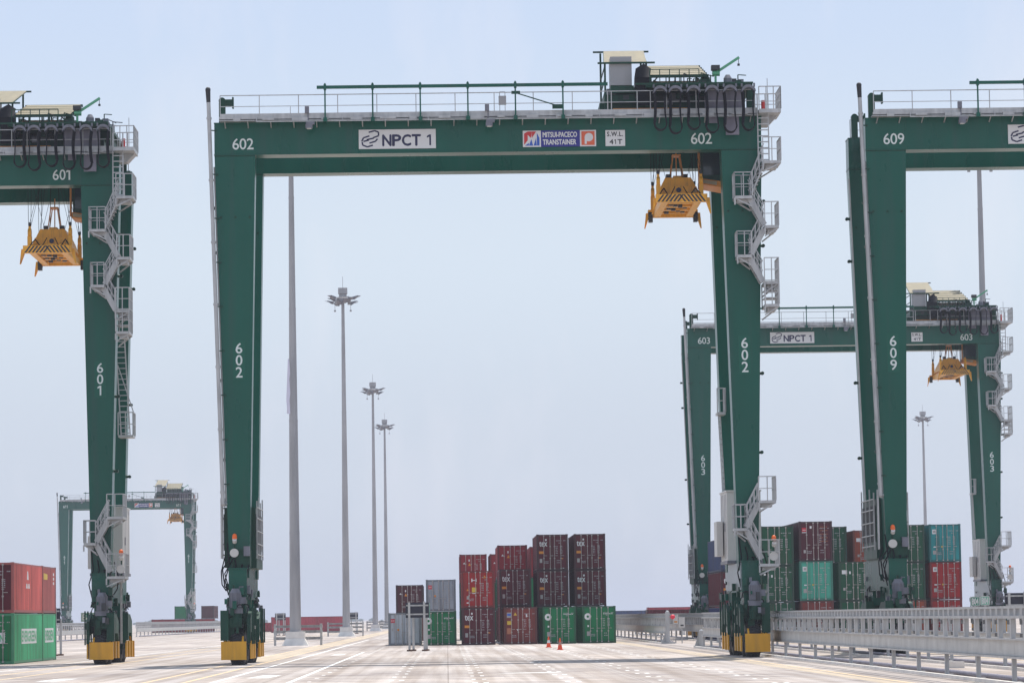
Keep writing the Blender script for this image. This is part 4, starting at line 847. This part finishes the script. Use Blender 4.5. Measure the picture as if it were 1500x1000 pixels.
# ---------------------------------------------------------------- lamp masts
def build_mast():
    root = thing('lamp_mast', 'x', 'lamp mast'); P = lambda n_, mb, m_=None, par=None: ob(n_, mb, m_, par or root)
    mb = MB(); zz = [1.1, 9, 18, 27, 36, 41.2]; rr_ = [.46, .40, .34, .27, .21, .17]
    for i in range(5): mb.tube((0, 0, zz[i]), (0, 0, zz[i+1]), rr_[i], rr_[i+1]+.005, n=20, cap=False); mb.tube((0, 0, zz[i+1]-.08), (0, 0, zz[i+1]+.04), rr_[i+1]+.02, n=20)
    mb.tube((0, 0, 1.1), (0, 0, 1.2), .62, n=20); P('pole', mb, MASTG)
    mb = MB(); mb.hexa([(-1.05, -1.05, 0), (1.05, -1.05, 0), (1.05, 1.05, 0), (-1.05, 1.05, 0)], [(-.72, -.72, .62), (.72, -.72, .62), (.72, .72, .62), (-.72, .72, .62)])
    mb.box(-.76, .76, -.76, .76, .60, 1.1); P('concrete_base', mb, CONC)
    mb = MB(); mb.box(-.55, .55, -.55, .55, 41.3, 42.0); mb.bar((0, 0, 42), (0, 0, 43.4), .05); hd = P('lamp_head', mb, MASTG)
    mb = MB(); n = 16; pts = [(1.35*cos(2*pi*i/n), 1.35*sin(2*pi*i/n), 40.7) for i in range(n+1)]; mb.path(pts, .06, 5)
    for i in range(0, n, 4): mb.bar((0, 0, 41), pts[i], .08)
    for s in (-1, 1): mb.bar((s*.95, -.4, 40.5), (s*.95, -.4, 39.3), .05); mb.box(s*.95-.12, s*.95+.12, -.5, -.3, 39.1, 39.3)
    for i in range(6):
        a = i*pi/3+.3; mb.box(.8*cos(a)-.2, .8*cos(a)+.2, .8*sin(a)-.2, .8*sin(a)+.2, 40.0+.25*(i % 3), 40.45+.25*(i % 3))
    mb.tube((0, 0, 40.9), (0, 0, 41.3), .5, .45, n=12)
    P('head_frame', mb, MASTG, hd)
    for i in range(12):
        a = 2*pi*i/12+.2; rq = 1.5 if i % 2 else 1.1; c = Vector((rq*cos(a), rq*sin(a), 40.5+.22*((i*5) % 4)-.3)); d = Vector((cos(a), sin(a), 0)); t = Vector((-sin(a), cos(a), 0)); mb = MB()
        mb.use(GREYM); mb.hexa([c-t*.28-d*.1+Vector((0, 0, -.3)), c+t*.28-d*.1+Vector((0, 0, -.3)), c+t*.28+d*.35+Vector((0, 0, 0)), c-t*.28+d*.35], [c-t*.28-d*.25+Vector((0, 0, .0)), c+t*.28-d*.25+Vector((0, 0, .0)), c+t*.28+d*.5+Vector((0, 0, .16)), c-t*.28+d*.5+Vector((0, 0, .16))])
        mb.bar(c+d*.4, c+d*.75+Vector((0, 0, .12)), .36, .05); P('floodlight', mb, None, hd)
    return root
ms = build_mast()
MS = [(-12.15, 268.6, 'nearest lamp mast, thick pole rising behind the girder of crane 602'), (-12.15, 404, 'second lamp mast with its ring of lights at mid height of the picture'), (-12.15, 567, 'third lamp mast, thinner, right of the second'), (-12.15, 674, 'farthest and thinnest lamp mast next to the third'),
      (45.8, 282, 'lamp mast rising behind the upper girder of crane 603 at the right'), (96.4, 672, 'small distant lamp mast between the legs of cranes 609 and 603')]
for i, (x, y, lab) in enumerate(MS):
    o = ms if i == 0 else copy_tree(ms); o.location = (x, y, 0); tag(o, lab, 'lamp mast', 'tall lamp masts of the yard')
def guard(x, y, lab, wd=3.7):
    r = thing('crash_barrier', lab, 'barrier', (x, y, 0), 0, 'guard rails around the lamp masts')
    for sx in (-1, 1): mb = MB(); mb.box(sx*wd/2-.09, sx*wd/2+.09, -.09, .09, 0, 1.72); ob('post', mb, GALV, r)
    for z0, z1 in ((1.42, 1.62), (.98, 1.2), (.45, .68)):
        mb = MB(); mb.prism_x([(-.12, z0), (-.05, z0+.06), (-.12, (z0+z1)/2), (-.05, z1-.06), (-.12, z1), (-.09, z1), (-.02, z1-.06), (-.09, (z0+z1)/2), (-.02, z0+.06), (-.09, z0)], -wd/2-.12, wd/2+.12); ob('rail', mb, GALV, r)
guard(-12.0, 270.0, 'guard rail behind the base of the nearest lamp mast'); guard(-12.3, 405.4, 'guard rail behind the base of the second lamp mast', 4.2); guard(-11.5, 568.4, 'guard rail behind the base of the third lamp mast', 4.2); guard(-11.5, 675.4, 'guard rail behind the base of the farthest lamp mast', 4.2)
mb = MB(); vs = []
for k in range(9):
    z = 22.9-k*.55; wd = .02+.026*k*(1 if k < 7 else .6)
    vs += [(-12.50-wd, 268.05-.03*(k % 2), z), (-12.50+.08+.03*(k % 3), 268.05, z)]
mb.add(vs, [(2*k, 2*k+2, 2*k+3, 2*k+1) for k in range(8)]); mb.add([(v[0], v[1]-.02, v[2]) for v in vs], [(2*k+1, 2*k+3, 2*k+2, 2*k) for k in range(8)])
tag(ob('cloth_banner', mb, CLOTH), 'lilac cloth hanging from the nearest lamp mast', 'banner')

# ---------------------------------------------------------------- conductor barriers
def conductor_barrier(X, Y0, Y1, lab, group, step=6.15):
    L = Y1-Y0; r = thing('steel_barrier', lab, 'barrier', (X, Y0, 0), 0, group); n = int(L/step)
    mb = MB(); k = int(L/2.05)
    for i in range(k): y = i*2.05; mb.box(-.02, .16, y+.012, y+2.038, .74, 1.17)
    mb.box(.0, .14, 0, k*2.05, .76, 1.15); ob('panel_beam', mb, BEAMC, r)
    mb = MB(); mb.use(GALV); L2 = k*2.05; mb.box(-.10, .10, 0, L2, 1.17, 1.22); mb.box(-.12, .10, 0, L2, 1.76, 1.84); mb.box(-.08, .06, 0, L2, 2.03, 2.10); mb.box(-.12, .14, 0, L2, .68, .735)
    for i in range(int(L2)):
        mb.box(-.07, .05, i, i+.30, 1.84, 2.03)
    for i in range(k):
        y = i*2.05; mb.box(-.10, .02, y, y+.22, 1.22, 1.76); mb.box(.04, .10, y+1.0, y+1.12, 1.22, 1.76)
    mb.use(DARK)
    for i in range(k):
        y = i*2.05+.24; mb.box(-.09, .03, y, y+.5, 1.60, 1.72)
        if i % 2: mb.box(-.09, .03, y, y+.5, 1.26, 1.36)
    ob('top_frame', mb, None, r)
    pm = MB(); pm.box(-.05, .07, -.07, .07, .06, .68); pm.box(-.20, .20, -.16, .16, 0, .06); pm = pm.mesh('post', GALV)
    for i in range(n+1): p = ob('post', pm, None, r); p.location = (0, min(i*step+.3, L2-.2), 0)
    mb = MB(); 
    for i in range(int(L2/1.5)): mb.tube((.40, i*1.5, .09), (.40, i*1.5+1.46, .09), .075, n=8)
    ob('conduit', mb, GPANEL, r)
G1 = 'steel conductor barriers along the crane lanes'
conductor_barrier(15.35, 66, 202, 'long grey steel barrier running into the right foreground', G1)
conductor_barrier(15.3, 234, 345, 'grey steel barrier section beyond the gap, ending at the column with the red lamp', G1)
conductor_barrier(19.2, 66, 345, 'second grey barrier running parallel behind the foreground one', G1)
conductor_barrier(-44.5, 330, 470, 'far grey barrier low at the left behind crane 601', G1)
conductor_barrier(-44.2, 478, 760, 'far grey barrier behind the lower legs of cranes 601 and 602', G1)
line('barrier_kerb', 15.9, 66, 345, 1.6, mat('kerb_concrete', (.50, .48, .45), .85, var=.1), .003) if 0 else None
def column(x, y, lab, lamp):
    r = thing('barrier_column', lab, 'column', (x, y, 0), 0, 'end columns of the barriers'); mb = MB(); tt = 2.2 if lamp else 1.0; mb.box(-.14, .14, -.2, .2, 0, tt); mb.box(-.45, .5, -.3, .3, 0, .12); mb.prism_y([(-.4, .12), (-.14, .12), (-.14, .9)], -.05, .05); mb.tube((0, 0, tt), (0, 0, tt+.1), .13, .06, n=10); ob('column_body', mb, GALV, r)
    if lamp: mb = MB(); mb.ball((.36, -.2, 1.85), .17); mb.bar((.1, -.1, 1.85), (.36, -.15, 1.85), .05); ob('red_lamp', mb, REDL, r)
column(15.3, 233.2, 'grey end column with a red lamp beside the barrier gap', True); column(15.35, 203, 'short grey end column on the near side of the barrier gap', False)
for x, y, z0, z1, wd, lab in ((16.05, 236, 1.35, 1.95, .34, 'grey green control box next to the red lamp column'), (16.42, 235, 1.1, 1.78, .42, 'pale control box on a thin stand in the barrier gap')):
    r = thing('control_box', lab, 'control box', (x, y, 0)); mb = MB(); mb.box(-wd/2, wd/2, -.1, .1, z0, z1); mb.box(-wd/2-.03, wd/2+.03, -.13, .12, z1, z1+.04); ob('housing', mb, BEIGE, r); mb = MB(); mb.bar((0, 0, 0), (0, 0, z0), .07); ob('stand', mb, GALV, r)
    mb = MB(); mb.use(LOR if z0 > 1.2 else DARK).box(-.1, .12, -.115, -.1, z0+.1, z0+.2); ob('label_plate', mb, None, r)
# kerb steps under the barriers
for x0, x1 in ((14.85, 16.25), (18.7, 20.1)):
    mb = MB(); mb.box(x0, x0+.12, 66, 202, 0, .10); mb.box(x0, x0+.12, 234, 345, 0, .10); tag(ob('kerb', mb, CONC), kind='structure')

# ---------------------------------------------------------------- sign stands, signs, cones
def stand(x, y, lab, plate=None):
    r = thing('sign_stand', lab, 'sign stand', (x, y, 0), 0, 'dark sign boards on steel stands')
    mb = MB(); mb.box(-.72, .72, -.03, .03, 2.05, 2.98); ob('board', mb, mat('dark_board', (.012, .012, .03), .5, var=.1), r)
    mb = MB()
    for z in (2.22, 2.76): mb.box(-.68, .68, -.11, -.05, z, z+.09)
    ob('crossbar', mb, GALV, r)
    for xx, yy, zt in ((-.50, -.18, 3.0), (.43, -.18, 3.05), (-.27, 1.7, 2.3), (.55, 1.7, 2.3)):
        mb = MB(); mb.box(xx-.07, xx+.07, yy-.07, yy+.07, 0, zt); p = ob('post', mb, GALV, r); mb = MB(); mb.box(xx-.17, xx+.17, yy-.2, yy+.2, 0, .1); ob('foot', mb, BROWNC, p)
    if plate: 
        mb = MB(); mb.use(SIGNG2); mb.box(.74, .76, -.02, 1.6, 1.95, 2.95); mb.use(SIGNG); text(mb, plate, .1, 1.5, 2.1, 2.8, 0, side=.763, bold=.03); ob('side_plate', mb, None, r)
stand(-1.85, 207, 'dark sign board on a steel stand in front of the centre containers', 'B03'); stand(-22.6, 455, 'distant dark sign board on a stand between crane 602 and the nearest mast'); stand(-25.1, 212, 'dark sign board peeping out behind the left containers', None); stand(33.9, 199, 'dark sign board on a stand at the right edge above the barrier', None)
stand(-13.2, 470, 'small distant sign stand left of the second lamp mast')
def bay_sign(x, y, z, lab, pale, txt='B04', wd=.85):
    r = thing('bay_sign', lab, 'sign', (x, y, 0), 0, 'green bay number signs'); mb = MB(); mb.box(-wd/2, wd/2, -.02, .02, z, z+.5); mb.use(SIGNG2 if pale else SIGNG); ob('plate', mb, SIGNG2 if pale else SIGNG, r)
    mb = MB(); mb.use(SIGNW); text(mb, txt, -wd/2+.08, wd/2-.08, z+.08, z+.42, -.024, bold=.012)
    for a in ((-wd/2, -wd/2+.03, z, z+.5), (wd/2-.03, wd/2, z, z+.5), (-wd/2, wd/2, z, z+.03), (-wd/2, wd/2, z+.47, z+.5)): mb.box(a[0], a[1], -.026, -.021, a[2], a[3])
    ob('lettering', mb, None, r); mb = MB(); mb.bar((0, .04, 0), (0, .04, z+.3), .06); ob('post', mb, GALV, r)
bay_sign(28.4, 180, 2.22, 'darker green B04 sign above the barrier, the left one of the pair', False, wd=.5); bay_sign(28.93, 180, 2.25, 'green B04 sign coloured as if lit, above the barrier, the right one of the pair', True, wd=.5)
bay_sign(-19.8, 186, 2.1, 'green bay sign behind the wheels of crane 601', False, 'B03', .9)
def cone(x, y, lab, m2):
    r = thing('traffic_cone', lab, 'cone', (x, y, 0), 0, 'traffic cones'); mb = MB(); mb.box(-.2, .2, -.2, .2, 0, .04); ob('cone_base', mb, CONE, r)
    mb = MB(); mb.use(CONE); mb.tube((0, 0, .04), (0, 0, .30), .15, .105, n=16); mb.tube((0, 0, .48), (0, 0, .72), .068, .03, n=16); ob('cone_body', mb, None, r); mb = MB(); mb.tube((0, 0, .30), (0, 0, .48), .106, .069, n=16); ob('band', mb, m2, r)
cone(6.55, 218, 'orange cone with white band, the left and farther one of two', SIGNW); cone(6.72, 201, 'orange red cone with darker band, the right and nearer one of two', mat('worn_band', (.45, .20, .16), .6))
mb = MB(); mb.box(-.3, .3, -.2, .2, 0, .22); mb.box(-.26, -.1, -.16, .16, .22, .26); o = ob('concrete_block', mb, CONC); o.location = (17.7, 117, 0); tag(o, 'pale concrete block lying between the two barriers', 'block')
# far tree line on the horizon
mb = MB(); rr = random.Random(3); FT = mat('far_foliage', (.03, .06, .03), .9, var=.3)
for k in range(420):
    x = -1400+k*7+rr.uniform(-4, 4); h = rr.uniform(1.0, 3.2)*(1 if rr.random() < .85 else 1.5); mb.ball((x, 3300+rr.uniform(-60, 60), h*.4), h*1.5, 6, .7)
tag(ob('far_tree_line', mb, FT), 'hazy low tree line along the horizon', 'trees', kind='stuff')
